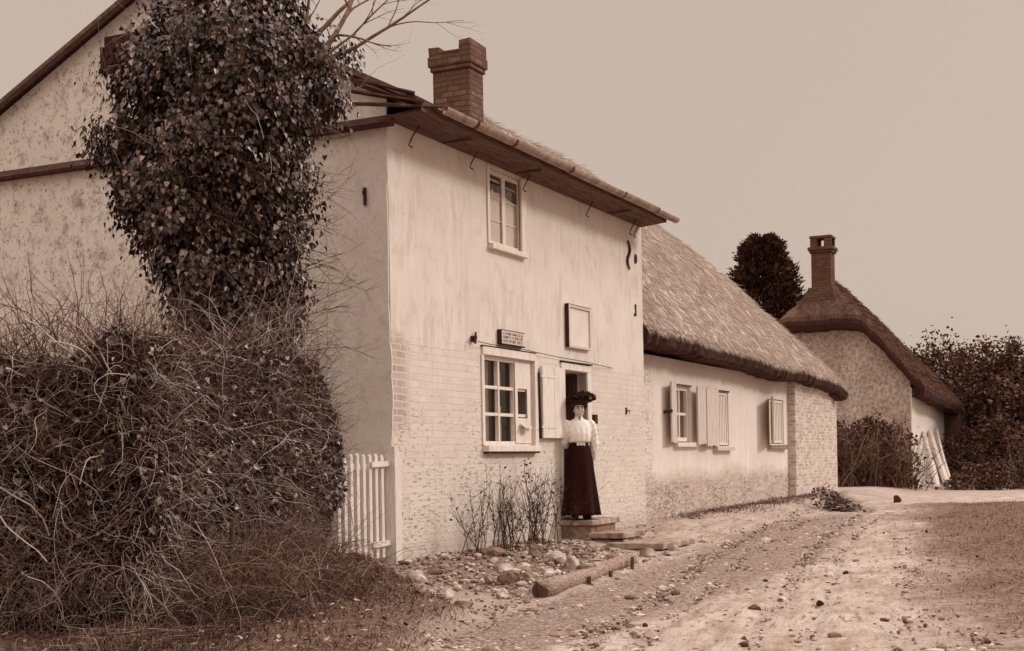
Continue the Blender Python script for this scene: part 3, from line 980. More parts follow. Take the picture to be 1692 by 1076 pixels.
mb.build('cover_board', 'white_wood', lw)
mb = MB().prism([(-.001, 1.98), (-.07, 1.93), (-.07, 1.92), (-.001, 1.965)], 'x', 3.19, 3.42).box(3.25, 3.37, -.04, .016, 1.87, 1.915)
mb.build('letter_flap', 'grey_wood', lw)
for (xa, xb, za, zb) in ((2.23, 2.31, 1.75, 2.75), (2.52, 2.62, 1.75, 2.75), (2.84, 2.98, 1.75, 2.2), (2.78, 2.98, 2.42, 2.75), (3.30, 3.44, 2.06, 2.42), (2.31, 2.52, 2.28, 2.62)):
    mb = MB()
    nn = 8
    for k in range(nn):
        x0 = xa + (xb - xa) * k / nn
        yy = .16 + .012 * (k % 2)
        mb.box(x0, x0 + (xb - xa) / nn, yy, yy + .004, za, zb)
    mb.build('curtain', 'curtain', lw)
MB().box(2.1, 3.7, .8, .82, 1.5, 2.9).build('window_lining', 'room', lw)

# door opening
mb = MB()
mb.box(4.50, 4.545, -.02, .12, .70, 2.745).box(5.42, 5.56, -.025, .12, .70, 2.745).box(4.50, 5.56, -.024, .12, 2.747, 2.84)
df = mb.build('door_frame', 'white_wood', H, bevel=.006)
MB().box(4.48, 5.58, -.045, -.002, 2.85, 2.866, jit=.006).build('lintel_strip', 'dark_wood', df)
MB().box(4.5, 5.5, -.02, .36, .67, .72).build('threshold', 'step', df, bevel=.01)
mb = MB().box(5.36, 5.41, .13, .95, .73, 2.72)
for z in (.95, 1.8, 2.5):
    mb.box(5.335, 5.359, .16, .92, z, z + .12)
dr = mb.build('door', 'inner_door', H)
MB().tube([(5.33, .86, 1.65), (5.29, .86, 1.65), (5.29, .86, 1.58)], .014, 6).build('door_latch', 'iron', dr)
# board shutter folded back between window and door
mb = MB()
for k in range(4):
    x0 = 3.75 + k * .19
    mb.box(x0, x0 + .187, -.075 + .003 * (k % 2), -.035, 1.80, 2.75)
sh_ = mb.build('shutter', 'white_wood', H)
for z in (1.93, 2.6):
    MB().box(3.70, 4.2, -.079, -.0755, z, z + .025).build('strap_hinge', 'white_wood', sh_)
MB().bar((3.735, -.04, 1.79), (3.70, -.04, 2.66), .022, .03).build('shutter_edge_shade', 'dark_wood', sh_)  # dark strip standing in for the shadow gap beside the leaf
# insulator bracket and its wire
mb = MB().box(1.84, 1.885, -.06, -.001, 2.93, 3.0).tube([(1.86, -.02, 2.97), (1.80, -.1, 2.99), (1.78, -.1, 2.90)], .014, 6).bar((1.93, -.03, 3.05), (1.86, -.04, 2.92), .02, .02)
ib = mb.build('wire_bracket', 'iron', H)
MB().tube([(1.84, -.10, 2.93), (2.3, -.06, 2.925), (3.0, -.052, 2.935), (3.7, -.05, 2.915), (4.4, -.04, 2.90), (5.2, -.08, 2.885), (6.4, -.02, 2.86)], .005, 4).build('wire', 'iron', ib)

# chimney stack
mb = MB()
mb.box(7.36, 7.86, 2.78, 3.47, 6.6, 8.00)
mb.box(7.325, 7.895, 2.75, 3.50, 8.001, 8.08).box(7.295, 7.925, 2.72, 3.53, 8.081, 8.25)
mb.box(7.305, 7.91, 2.73, 2.95, 8.251, 8.46, jit=.012).box(7.305, 7.9, 3.33, 3.52, 8.251, 8.40, jit=.015).box(7.31, 7.9, 2.96, 3.32, 8.251, 8.33, jit=.015)
mb.build('chimney', 'chimney', rf, bevel=.012)

# signs
sg = thing('sign_board', 'small dark-edged lettered board on the wall above the lower window', 'sign', (*W2(2.58, 0), 2.965), HROT)
MB().box(0, .67, -.055, -.003, 0, .165).build('board', 'grey_wood', sg, bevel=.004)
MB().box(-.018, -.001, -.06, -.003, -.008, .172).box(-.018, .68, -.06, -.003, -.014, -.001).box(-.001, .68, -.058, -.003, .166, .173).build('rim', 'dark_wood', sg)
mb = MB()
lr = random.Random(3)
for row, (zb, hh) in enumerate(((.115, .026), (.070, .028), (.02, .036))):
    x = .04
    while x < .61:
        w_ = lr.uniform(.012, .026)
        if lr.random() > .14:
            mb.box(x, x + .005, -.0575, -.0555, zb, zb + hh)
            if lr.random() > .4:
                mb.box(x + .0055, x + w_, -.0575, -.0555, zb + hh - .005, zb + hh)
            if lr.random() > .4:
                mb.box(x + .0055, x + w_ * .8, -.0575, -.0555, zb, zb + .005)
            if lr.random() > .5:
                mb.box(x + w_ - .003, x + w_ + .002, -.0577, -.0555, zb + .005, zb + hh - .006)
        x += w_ + .010
mb.build('lettering', 'slate', sg)

nb = thing('notice_frame', 'wooden notice frame holding a blank pale sheet, above the door', 'notice board', (*W2(4.70, 0), 3.06), HROT)
MB().box(.04, .77, -.035, -.004, .04, .56).build('notice_sheet', 'paper', nb)
mb = MB().box(0, .045, -.06, -.003, 0, .60).box(.77, .81, -.055, -.003, 0, .60).box(.046, .769, -.056, -.003, 0, .038).box(.046, .769, -.056, -.003, .562, .60)
mb.box(-.005, .82, -.065, -.003, .601, .612)
mb.build('frame', 'grey_wood', nb, bevel=.004)
MB().box(-.010, -.001, -.06, -.003, 0, .6).build('frame_side_shade', 'dark_wood', nb)  # dark strip painting the frame's unlit side


# ------------------------------------------------------------------ thatch
def thatch(name, fz, t0, t1, q0, q1, sides, mats, parent, nstraw, th=.38, nt_=70, nq=50, out=.05, seed=1, straw=(.16, .4), sw=.012, inner=(-7., -13)):
    """thick thatch over the height function fz(t, q); 'sides' names the edges that hang free: f(ront) b(ack) l(eft) r(ight)"""
    r_ = np.random.default_rng(seed)
    mb = MB()
    ts, qs = np.linspace(t0, t1, nt_), np.linspace(q0, q1, nq)
    T, Q = np.meshgrid(ts, qs)
    Z = fz(T, Q) + .035 * fbm(T * 1.1, Q * 1.3, seed) + .012 * r_.normal(size=T.shape)
    T2 = T + .02 * r_.normal(size=T.shape); Q2 = Q + .02 * r_.normal(size=T.shape)
    idx = np.arange(T.size).reshape(T.shape)
    q = np.stack([idx[:-1, :-1], idx[:-1, 1:], idx[1:, 1:], idx[1:, :-1]], -1).reshape(-1, 4)
    V = np.stack([T2, Q2, Z], -1)
    mb.addq(V.reshape(-1, 3), q)
    # rounded eave: loops that hang down from the border
    ring = [(0, i) for i in range(nt_)] + [(j, nt_ - 1) for j in range(1, nq)] + [(nq - 1, i) for i in range(nt_ - 2, -1, -1)] + [(j, 0) for j in range(nq - 2, 0, -1)]
    B = np.array([V[j, i] for j, i in ring])
    on = np.zeros((len(ring), 2))
    for k, (j, i) in enumerate(ring):
        if j == 0 and 'f' in sides: on[k, 1] -= 1
        if j == nq - 1 and 'b' in sides: on[k, 1] += 1
        if i == 0 and 'l' in sides: on[k, 0] -= 1
        if i == nt_ - 1 and 'r' in sides: on[k, 0] += 1
    loops = [B]
    for (o_, d_) in ((.5, .25), (.8, .55), (.3, .88), (-1.6, 1.0), (inner[0], .92), (inner[1], .80)):
        jit = r_.normal(size=(len(ring), 3)) * .008
        loops.append(np.concatenate([B[:, :2] + on * out * o_, B[:, 2:] - th * d_], 1) + jit)
    n = len(ring)
    base = mb.n
    LV = np.concatenate(loops)
    f = []
    for a in range(len(loops) - 1):
        i0 = np.arange(n); i1 = (i0 + 1) % n
        f.append(np.stack([a * n + i0, (a + 1) * n + i0, (a + 1) * n + i1, a * n + i1], -1))
        mb.addq(np.zeros((0, 3)), np.zeros((0, 4), int))
    for a, ff in enumerate(f):
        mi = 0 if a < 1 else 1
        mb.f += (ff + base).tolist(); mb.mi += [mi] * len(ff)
    mb.v.append(LV); mb.n += len(LV)
    # straw ends lying down the slope
    t = r_.uniform(t0, t1, nstraw); qq = r_.uniform(q0, q0 + (q1 - q0) * .62, nstraw)
    e = .05
    gt = (fz(t + e, qq) - fz(t - e, qq)) / (2 * e); gq = (fz(t, qq + e) - fz(t, qq - e)) / (2 * e)
    dn = np.stack([-gt, -gq, -(gt ** 2 + gq ** 2)], 1)
    dn /= np.linalg.norm(dn, axis=1, keepdims=True) + 1e-6
    nn = np.stack([-gt, -gq, np.ones_like(gt)], 1); nn /= np.linalg.norm(nn, axis=1, keepdims=True)
    dirs = dn + .20 * r_.normal(size=dn.shape) + nn * .05
    P = np.stack([t, qq, fz(t, qq) + .035 * fbm(t * 1.1, qq * 1.3, seed)], 1) + nn * .015
    mb.blades(P, dirs, r_.uniform(*straw, nstraw), r_.uniform(.5, 1.3, nstraw) * sw, nn * .02 + np.array([0, 0, -.05]), 0)
    # ragged straw along the hanging edges
    m = nstraw // 2
    k = r_.integers(0, n, m)
    s = r_.random((m, 1))
    keep = (np.abs(on[k]).sum(1) > 0)
    k, s = k[keep], s[keep]; m = len(k)
    k2 = (k + 1) % n
    lay = r_.integers(0, 2, m)
    Bp = LV.reshape(len(loops), n, 3)
    P = Bp[lay, k] * (1 - s) + Bp[lay, k2] * s
    dirs = np.concatenate([on[k] * .35, np.full((m, 1), -1.)], 1) + .3 * r_.normal(size=(m, 3))
    mb.blades(P, dirs, r_.uniform(.03, .10, m), r_.uniform(.5, 1.3, m) * sw, np.array([0, 0, -.15]) + 0 * P, 0)
    return mb.build(name, mats, parent, smooth=False)


# ------------------------------------------------------------------ thatched outbuilding
OB = thing('thatched_outbuilding', 'low whitewashed outbuilding under pale thatch, joined to the end of the plastered cottage', 'outbuilding', (*W2(0, 0), 0), HROT)
WQ = .35
mb = MB()
ow = [(10.28, 11.23, 1.78, 2.80), (12.75, 13.62, 1.72, 2.78), (16.75, 17.95, 1.78, 2.77)]
holes_wall(mb, 7.83, 22.70, .1, 3.25, WQ, WQ + .35, ow, 0, 1)
mb.build('front_wall', ['lime', 'room'], OB)
MB().box(22.3, 22.69, WQ + .36, 5.6, .1, 3.2).box(7.9, 22.69, 5.61, 5.95, .1, 3.2).build('back_wall', 'cob', OB)
MB().box(7.9, 22.2, 3.3, 3.4, .2, 3.0).box(7.9, 22.2, .8, 3.29, .3, .4).build('partition', 'room', OB)
MB().box(18.36, 22.72, WQ - .17, WQ - .004, .1, 3.2).build('brick_pier', 'pier', OB)


def fz_out(t, q):
    fr = 3.66 - .017 * (t - 8) + 1.42 * (q + .05) - .065 * (q + .05) ** 2
    bk = 3.6 + 1.42 * (6.3 - q) - .06 * (6.3 - q) ** 2
    x = 22.75 - t
    hp = 3.30 + .56 * x - .012 * x * x
    r = smin(smin(fr, bk, .35), hp, .55)
    sag = .16 * np.exp(-((q + .05) / .35) ** 2) * 0
    return r - sag


thatch('roof', fz_out, 7.86, 22.75, -.05, 6.3, 'frb', ['thatch', 'thatch_shade'], OB, 60000, th=.33, nt_=150, nq=60, out=.07, seed=4, straw=(.10, .26), sw=.010)


def shutter(par, hinge, wd, z0, z1, ang, n=3, mat='grey_wood', flip=1):
    """ledged board shutter swung out from its hinge side by ang degrees"""
    mb = MB()
    a = R(ang)
    dx, dy = flip * math.cos(a), -math.sin(a)
    for k in range(n):
        s0, s1 = wd * k / n, wd * (k + 1) / n - .006
        th = .03
        px, py = -dy * th * flip, dx * th * flip
        v = []
        for z in (z0 + .01 * ((k * 7) % 3), z1 - .008 * ((k * 5) % 3)):
            for (s, w_) in ((s0, 0), (s1, 0), (s1, 1), (s0, 1)):
                v.append((hinge[0] + dx * s - px * w_, hinge[1] + dy * s - py * w_, z))
        mb.add(v, [(3, 2, 1, 0), (4, 5, 6, 7), (0, 1, 5, 4), (1, 2, 6, 5), (2, 3, 7, 6), (3, 0, 4, 7)])
    return mb.build('shutter', mat, par)


# casement with two shutters folded back against the wall
w1 = casement('window', 10.29, 11.22, 1.80, 2.79, WQ + .05, 2, 2, st=.07, mull=.05, parent=OB)
MB().box(10.24, 11.30, WQ - .09, WQ + .05, 1.70, 1.778).build('sill', 'white_wood', w1, bevel=.006)
MB().box(10.4, 11.1, WQ + .3, WQ + .31, 1.85, 2.2).build('curtain', 'curtain', w1)
MB().box(10.24, 11.26, WQ - .02, WQ - .004, 2.80, 2.82).build('lintel_strip', 'dark_wood', w1)
shutter(w1, (10.27, WQ - .03), .53, 1.76, 2.83, 10, flip=-1)
shutter(w1, (11.27, WQ - .10), .42, 1.74, 2.81, 3)
MB().tube([(9.74, WQ - .005, 2.3), (9.74, WQ - .16, 2.32)], .03, 8).build('shutter_catch', 'iron', w1)


# slatted openings half covered by a board shutter
def slatted(x0, x1, z0, z1, n):
    mb = MB().box(x0, x0 + .05, WQ + .02, WQ + .09, z0, z1).box(x1 - .06, x1, WQ + .02, WQ + .09, z0, z1)
    mb.box(x0 + .051, x1 - .061, WQ + .02, WQ + .09, z0, z0 + .05).box(x0 + .051, x1 - .061, WQ + .02, WQ + .09, z1 - .05, z1)
    f = mb.build('slatted_window', 'white_wood', OB)
    mb = MB()
    iw = x1 - x0 - .11
    for k in range(n):
        c = x0 + .05 + iw * (k + .5) / n
        mb.box(c - iw / n * .33, c + iw / n * .33, WQ + .035, WQ + .055, z0 + .051, z1 - .051)
    mb.build('slats', 'white_wood', f)
    return f


w2 = slatted(12.76, 13.61, 1.74, 2.77, 7)
MB().box(12.56, 13.70, WQ - .10, WQ + .02, 1.63, 1.705).build('sill', 'grey_wood', w2, bevel=.006)
MB().box(12.8, 13.66, WQ - .02, WQ - .004, 2.785, 2.81).build('lintel_strip', 'dark_wood', w2)
shutter(w2, (12.78, WQ - .03), 1.04, 1.71, 2.82, 5, n=5, flip=-1)
w3 = slatted(16.78, 17.93, 1.80, 2.75, 8)
MB().box(16.5, 18.0, WQ - .10, WQ + .02, 1.66, 1.75, jit=.02).build('sill', 'step', w3)
shutter(w3, (16.74, WQ - .03), .86, 1.78, 2.80, 17, n=3, flip=-1)


# ------------------------------------------------------------------ far thatched cottage
FA = math.atan2(.899, .438)
FC = thing('thatched_cottage', 'far cottage with dark half-hipped thatch, cob gable and tall narrow chimney', 'house', (12.3, 42.0, 0), FA)
cg = [(0, 0), (5.4, 0), (5.4, 3.7), (3.95, 5.62), (1.45, 5.62), (.0, 3.75)]
MB().prism(cg, 'x', 0, .4).build('gable_wall', 'cob', FC)
mb = MB().box(.41, 6.7, .0, .35, 0, 3.6)
mb.box(-.03, .5, -.04, -.003, 0, 3.55)
mb.build('front_wall', 'far_white', FC)
MB().box(.41, 6.7, 5.0, 5.4, 0, 3.4).box(6.3, 6.69, .36, 4.99, 0, 3.4).build('back_wall', 'cob', FC)
MB().box(3.2, 4.0, -.03, -.002, 2.75, 3.4).build('window', 'far_white', FC)
MB().box(4.3, 4.7, -.03, -.002, 1.2, 1.75).build('wall_hatch', 'dark_wood', FC)


def fz_far(t, q):
    fr = 3.70 + 1.25 * (q + .45) - .03 * (q + .45) ** 2 - .055 * np.clip(t, 0, 9)
    bk = 3.70 + 1.25 * (5.85 - q) - .03 * (5.85 - q) ** 2
    nh = 5.92 + .92 * (t + .4)
    fh = 3.45 + 1.25 * (7.6 - t) - .05 * (7.6 - t) ** 2
    return smin(smin(smin(fr, bk, .3), nh, .25), fh, .4)


frf = thatch('roof', fz_far, -.40, 7.6, -.45, 5.85, 'flrb', ['old_thatch', 'thatch_shade'], FC, 16000, th=.5, inner=(-2.6, -3.4), nt_=60, nq=50, out=.1, seed=9, straw=(.12, .3), sw=.016)
mb = MB()
mb.add([(x, y, z) for z, k in ((5.9, 1.45), (6.9, 1.0)) for (x, y) in ((.55 - .33 * k, 2.75 - .36 * k), (.55 + .33 * k, 2.75 - .36 * k), (.55 + .33 * k, 2.75 + .42 * k * k), (.55 - .33 * k, 2.75 + .42 * k * k))],
       [(3, 2, 1, 0), (4, 5, 6, 7), (0, 1, 5, 4), (1, 2, 6, 5), (2, 3, 7, 6), (3, 0, 4, 7)])
mb.box(.26, .84, 2.45, 3.08, 6.901, 8.0).box(.21, .89, 2.40, 3.13, 8.001, 8.08).box(.17, .93, 2.36, 3.17, 8.081, 8.19)
mb.box(.24, .36, 2.43, 2.66, 8.191, 8.47).box(.74, .86, 2.43, 2.66, 8.191, 8.47).box(.24, .36, 2.87, 3.10, 8.191, 8.47).box(.74, .86, 2.87, 3.10, 8.191, 8.47)
mb.box(.22, .88, 2.41, 3.12, 8.471, 8.55)
mb.build('chimney', 'far_brick', frf, bevel=.015)
# dark lean-to at the far end
mb = MB().prism([(-.5, 1.6), (-.5, 3.0), (2.5, 3.3), (2.5, 1.6)], 'x', 7.0, 9.6)
mb.box(7.0, 9.5, -.3, 2.5, .0, 1.6)
mb.build('lean_to', 'old_thatch', FC)

# ------------------------------------------------------------------ leaning poles
POLE_FEET = ((12.62, 40.5), (13.02, 40.8), (13.22, 41.0))
fd = np.array([.438, .899]); fn = np.array([.899, -.438])
for k, ((tt, uu), top, wd) in enumerate((((.4, -1.3), (1.9, 0, 2.15), .16), ((1.2, -1.45), (3.1, 0, 2.2), .19), ((1.9, -1.45), (4.4, 0, 2.3), .10))):
    b = np.array(POLE_FEET[k])
    e = np.array([12.3, 42.]) + fd * top[0] + fn * .08
    z0 = gz(*b)
    vec = (e[0] - b[0], e[1] - b[1], top[2] - z0)
    mb = MB()
    st = np.linspace(0, 1, 6)
    pts = np.stack([st * vec[0] + .02 * np.sin(st * 5 + k), st * vec[1], st * vec[2]], 1)
    mb.tube(pts, np.linspace(wd / 2, wd / 2 * .8, 6) * 1.25, 7)
    o = mb.build('leaning_pole', 'grey_wood', loc=(float(b[0]), float(b[1]), z0))
    tag(o, ['pale pole propped against the far white wall, nearest the bare hedge', 'thickest pale pole propped in the middle of three against the far wall', 'thinnest pole of three, farthest along the far white wall'][k], 'pole', 'poles leaning on the far cottage')

# ------------------------------------------------------------------ gate
GT = thing('picket_gate', 'narrow picket gate of bleached pales beside the corner of the plastered cottage', 'gate', (*W2(-1.215, .0), .42), HROT)
for k in range(9):
    x = 1.09 - k * .120
    top = 1.20 + rng.uniform(-.03, .02)
    z0 = .09 if k < 4 else .07
    mb = MB().prism([(x - .027, z0), (x + .027, z0), (x + .025, top - .03), (x + .003, top), (x - .025, top - .02)], 'y', -.012, .012)
    mb.build('picket', 'gate_wood', GT, bevel=.003)
for z in (.20, 1.05):
    MB().box(-.02, 1.14, .014, .05, z - .03, z + .03).build('rail', 'gate_wood', GT)
for z in (.235, 1.07):
    MB().bar((.72, -.03, z), (1.22, -.034, z + .012), .022, .055).ball((1.22, -.035, z + .012), (.03, .025, .05)).build('hinge_bar', 'gate_wood', GT)
mb = MB().prism([(0, -.2), (.13, -.2), (.135, 1.10), (.06, 1.24), (0, 1.26)], 'y', -.10, .02)
o = mb.build('gate_post', 'gate_wood', loc=(*W2(-.14, .0), .42), rotz=HROT, bevel=.008)
tag(o, 'bleached wooden gate post with a sloping top against the cottage corner', 'gate post')


# ------------------------------------------------------------------ steps, log, rocks
def slab_mesh(mb, x0, x1, y0, y1, z0, z1, r_, mi=0):
    nx = 9
    xs = np.linspace(x0, x1, nx)
    v, f = [], []
    for i, x in enumerate(xs):
        a, b = r_.uniform(-.02, .02, 2)
        c, d = r_.uniform(-.008, .008, 2)
        v += [(x, y0 + a, z0), (x, y1 + b, z0), (x, y1 + b, z1 + c), (x, y0 + a, z1 + d)]
    for i in range(nx - 1):
        p, q = i * 4, i * 4 + 4
        f += [(p + k, p + (k + 1) % 4, q + (k + 1) % 4, q + k) for k in range(4)]
    f += [(3, 2, 1, 0), tuple(4 * (nx - 1) + k for k in range(4))]
    mb.add(v, f, mi)


ST = thing('stone_steps', 'three worn stone steps below the cottage door', 'steps', (*W2(4.4, 0), .25), HROT)
r_ = np.random.default_rng(5)
for (x0, x1, y0, y1, z1) in ((.02, 1.02, -.48, -.005, .435), (.0, .85, -.93, -.40, .265), (-.30, .98, -1.58, -.80, .145)):
    mb = MB()
    slab_mesh(mb, x0, x1, y0, y1, z1 - .075, z1, r_)
    mb.build('tread', 'step', ST, bevel=.012)
mb = MB().box(.06, .98, -.44, -.02, -.15, .355, jit=.01)
mb.build('riser_block', 'step_side', ST, bevel=.015)
MB().box(.04, .78, -.86, -.445, -.15, .175, jit=.01).build('riser_block', 'step_side', ST, bevel=.015)
for k in range(4):
    MB().box(.05 + k * .185, .215 + k * .185, -.895, -.862, -.05, .172, jit=.010).build('riser_stone', 'step', ST, bevel=.01)

def rock(mb, c, r, seed, cuts=9, rotz=0.):
    rr = np.random.default_rng(seed)
    bm = bmesh.new()
    bmesh.ops.create_icosphere(bm, subdivisions=3, radius=1)
    v = np.array([p.co[:] for p in bm.verts])
    f = [[q.index for q in p.verts] for p in bm.faces]
    bm.free()
    for _ in range(cuts):
        nrm = rr.normal(size=3); nrm /= np.linalg.norm(nrm)
        d = rr.uniform(.5, .85)
        s = v @ nrm - d
        v -= np.clip(s, 0, None)[:, None] * nrm
    v += .03 * rr.normal(size=v.shape)
    v = v * np.array(r)
    ca, sa = math.cos(rotz), math.sin(rotz)
    v = np.stack([v[:, 0] * ca - v[:, 1] * sa, v[:, 0] * sa + v[:, 1] * ca, v[:, 2]], 1) + np.array(c)
    mb.add(v, f)


def pix(px, py, z):
    """ground point of a photograph position at height z (only used to read places off the picture)"""
    a = (px - 846 - .018 * (py - 538)) / 2241
    b = (224 - (py - 538) - .018 * (px - 846)) / 2241
    Y = (z - CZ) / b
    return a * Y, Y


def pixg(px, py):
    z = .3
    for _ in range(6):
        X, Y = pix(px, py, z)
        z = gz(X, Y)
    return X, Y, z


la, lb = np.array(pixg(893, 990)[:2]), np.array(pixg(1046, 938)[:2])
za, zb = gz(*la) + .075, gz(*lb) + .085
LG = thing('log_edging', 'long round log held by pegs, edging the stony flower bed', 'log', (float(la[0]), float(la[1]), za - .09))
st = np.linspace(0, 1, 16)
pts = np.stack([st * (lb - la)[0] + .02 * np.sin(st * 6), st * (lb - la)[1], .09 + st * (zb - za) + .012 * np.sin(st * 9)], 1)
MB().tube(pts, np.linspace(.086, .064, 16) * (1 + .06 * np.sin(st * 17)) + .006 * np.sin(st * 23), 14).build('trunk', 'bark', LG, smooth=True)
dl = (lb - la) / np.linalg.norm(lb - la)
MB().tube([np.append(-dl * .004, .09), np.append(-dl * .001, .09)], .086, 14).build('cut_end', 'trunk', LG)
for s in (.36, .60, .87):
    p = (lb - la) * s + np.array([dl[1], -dl[0]]) * (.12 - .02 * s)
    h = .23 if s > .8 else .14
    MB().tube([(p[0], p[1], -.1), (p[0] + .01, p[1], h)], [.024, .02], 7).build('peg', 'trunk', LG)



ROCKS = [  # px, py (base centre), width px, height px, label
    (945, 940, 34, 27, 'largest pale rock in the flower bed, standing up just behind the log', 'stone'),
    (912, 912, 44, 22, 'broad pale rock beside the foot of the steps', 'stone'),
    (880, 912, 20, 20, 'squat dark-sided rock at the base of the bare shrubs', 'step_side'),
    (835, 935, 26, 15, 'pale flat-topped rock in the middle of the bed below the shrubs', 'stone'),
    (815, 918, 40, 20, 'dark angular rock under the leftmost bare shrub', 'step_side'),
    (862, 930, 30, 12, 'low pale slab between two rocks in the bed', 'stone'),
    (925, 925, 30, 13, 'dull flat rock just left of the log, below the steps', 'step_side'),
    (690, 945, 34, 16, 'pale-topped rock at the cottage corner, first of the edging row', 'stone'),
    (712, 950, 24, 18, 'small upright rock second in the edging row from the cottage corner', 'stone'),
    (738, 952, 36, 18, 'long pale rock in the middle of the edging row', 'stone'),
    (765, 958, 32, 17, 'grey-sided rock near the far end of the edging row', 'step_side'),
    (805, 962, 28, 14, 'dull rock sunk in the soil below the middle of the bed', 'step_side'),
    (842, 978, 34, 24, 'rounded mottled rock at the near edge of the bed', 'step_side'),
    (872, 966, 26, 18, 'dark-faced rock close to the cut end of the log', 'step_side'),
    (828, 988, 24, 16, 'pale lump nearest the viewer at the tip of the bed', 'stone'),
    (862, 986, 22, 14, 'small pale rock touching the cut end of the log', 'stone'),
    (905, 950, 22, 15, 'small tilted rock leaning towards the log', 'stone'),
    (1068, 922, 26, 18, 'squat block at the far end of the log below the steps', 'step'),
    (1112, 912, 26, 15, 'pale loose block at the road end of the bottom step', 'step'),
    (888, 962, 18, 12, 'little pale stone tucked behind the log near its cut end', 'stone'),
]
for k, (px, py, wp, hp, lab, mat) in enumerate(ROCKS):
    X, Y, z = pixg(px, py)
    s = Y / 2241
    mb = MB()
    rock(mb, (0, 0, hp * s * .22), (wp * s * .62, wp * s * .55, hp * s * .80), 100 + k, rotz=k * 1.3)
    tag(mb.build('rock', mat, loc=(X, Y, z)), lab, 'rock', 'rocks in the flower bed')

for k, (px, py, sz, lab) in enumerate(((1355, 1004, 13, 'round dark clod lying alone on the pale near part of the road'), (1482, 832, 16, 'dark clod far up the road, below the bare hedge'),
                                       (1397, 952, 10, 'small dark clod on the road in front of the dark verge'), (1065, 1040, 11, 'dark clod at the near edge of the road'),
                                       (1265, 966, 9, 'small dark clod in the middle of the stony road'))):
    X, Y, z = pixg(px, py)
    s = Y / 2241
    mb = MB()
    rock(mb, (0, 0, sz * s * .35), (sz * s * .55, sz * s * .5, sz * s * .48), 300 + k, 6)
    tag(mb.build('clod', 'dark_stone', loc=(X, Y, z + .01)), lab, 'clod', 'clods on the road')

# gravel
mb = MB()
_b = bmesh.new(); bmesh.ops.create_icosphere(_b, subdivisions=1, radius=1)
ico = np.array([q.co[:] for q in _b.verts]); icf = np.array([[q.index for q in p.verts] for p in _b.faces]); _b.free()
nv = len(ico)
n = 210000
X = rng.uniform(-1.5, 7.5, n); Y = 8.6 + 20 * rng.random(n) ** 1.2
dx, dy = X - C0[0], Y - C0[1]
t = dx * DV[0] + dy * DV[1]; v = dx * NV[0] + dy * NV[1]
dens = np.clip(stony_mask(X, Y) * 1.1 * (.55 + .45 * fbm(X * 2.5, Y * 1.6, 4.)), 0, 1) * .9 + .10 + .25 * sm((t + 1.2) / .6) * sm((4.2 - t) / .6) * sm((2.3 - v) / .4)
keep = (rng.random(n) < dens * .42) & (v > .08) & (bank(X, Y) < .3) & (verge(X, Y) < .5)
X, Y = X[keep], Y[keep]; n = len(X)
bedk = sm((t[keep] + 1.2) / .6) * sm((4.2 - t[keep]) / .6) * sm((2.3 - v[keep]) / .4)
S = rng.lognormal(-4.35, .48, n) * (1 + 1.3 * bedk * rng.random(n) ** 2)
Z = gh(X, Y) + .010 + S * .12
th = rng.random(n) * 6.28
V = ico[None] * (S[:, None, None] * rng.uniform(.7, 1.2, (n, nv, 1)) * rng.uniform(.65, 1.3, (n, 1, 3))) * np.array([1, 1, .62])
V = np.stack([V[..., 0] * np.cos(th)[:, None] - V[..., 1] * np.sin(th)[:, None], V[..., 0] * np.sin(th)[:, None] + V[..., 1] * np.cos(th)[:, None], V[..., 2]], -1)
V += np.stack([X, Y, Z], -1)[:, None]
mb.addq(V.reshape(-1, 3), (np.arange(n)[:, None, None] * nv + icf[None]).reshape(-1, 3))
tag(mb.build('gravel', 'gravel'), 'loose gravel strewn along the road edge', 'gravel', kind='stuff')


# ------------------------------------------------------------------ vegetation helpers
def arcs(P, D, L, k=7, droop=.3, wob=.12, r_=rng):
    """n curved stems from P heading D of length L"""
    n = len(P)
    D = D / (np.linalg.norm(D, axis=1, keepdims=True) + 1e-9)
    step = (L / (k - 1))[:, None]
    out = [P]
    d = D.copy()
    for i in range(k - 1):
        d = d + wob * r_.normal(size=(n, 3)) + np.array([0, 0, -droop / k])
        d /= np.linalg.norm(d, axis=1, keepdims=True)
        out.append(out[-1] + d * step)
    return np.stack(out, 1)


def taper(r0, k, n, end=.3):
    return r0[:, None] * np.linspace(1, end, k)[None] * np.ones((n, 1))


def unit(n, r_=rng):
    d = r_.normal(size=(n, 3))
    return d / np.linalg.norm(d, axis=1, keepdims=True)


# ------------------------------------------------------------------ ivy-clad tree
TX, TY = -2.55, 12.45
tz = gz(TX, TY)
IT = thing('ivy_clad_tree', 'tall tree smothered in dark glossy ivy in front of the cottage gable', 'tree', (TX, TY, tz))
st = np.linspace(0, 1, 12)
trp = np.stack([.05 * np.sin(st * 4), .04 * np.cos(st * 3), st * 5.2], 1)
MB().tube(trp, np.interp(st, [0, .15, 1], [.38, .27, .17]), 12).build('trunk', 'trunk', IT, smooth=True)
prof_z = np.array([.6, 1.6, 2.2, 2.65, 2.98, 3.25, 3.53, 3.80, 4.08, 4.5, 4.85, 5.18, 5.5, 5.9, 6.25]) - tz
prof_l = np.array([-.5, -.48, -.46, -.52, -.60, -.74, -.94, -1.12, -1.24, -1.22, -1.07, -1.06, -.88, -.6, -.25])
prof_r = np.array([.5, .50, .50, .54, .52, .55, .58, .62, .68, .90, 1.12, 1.10, .90, .6, .25])
r_ = np.random.default_rng(21)


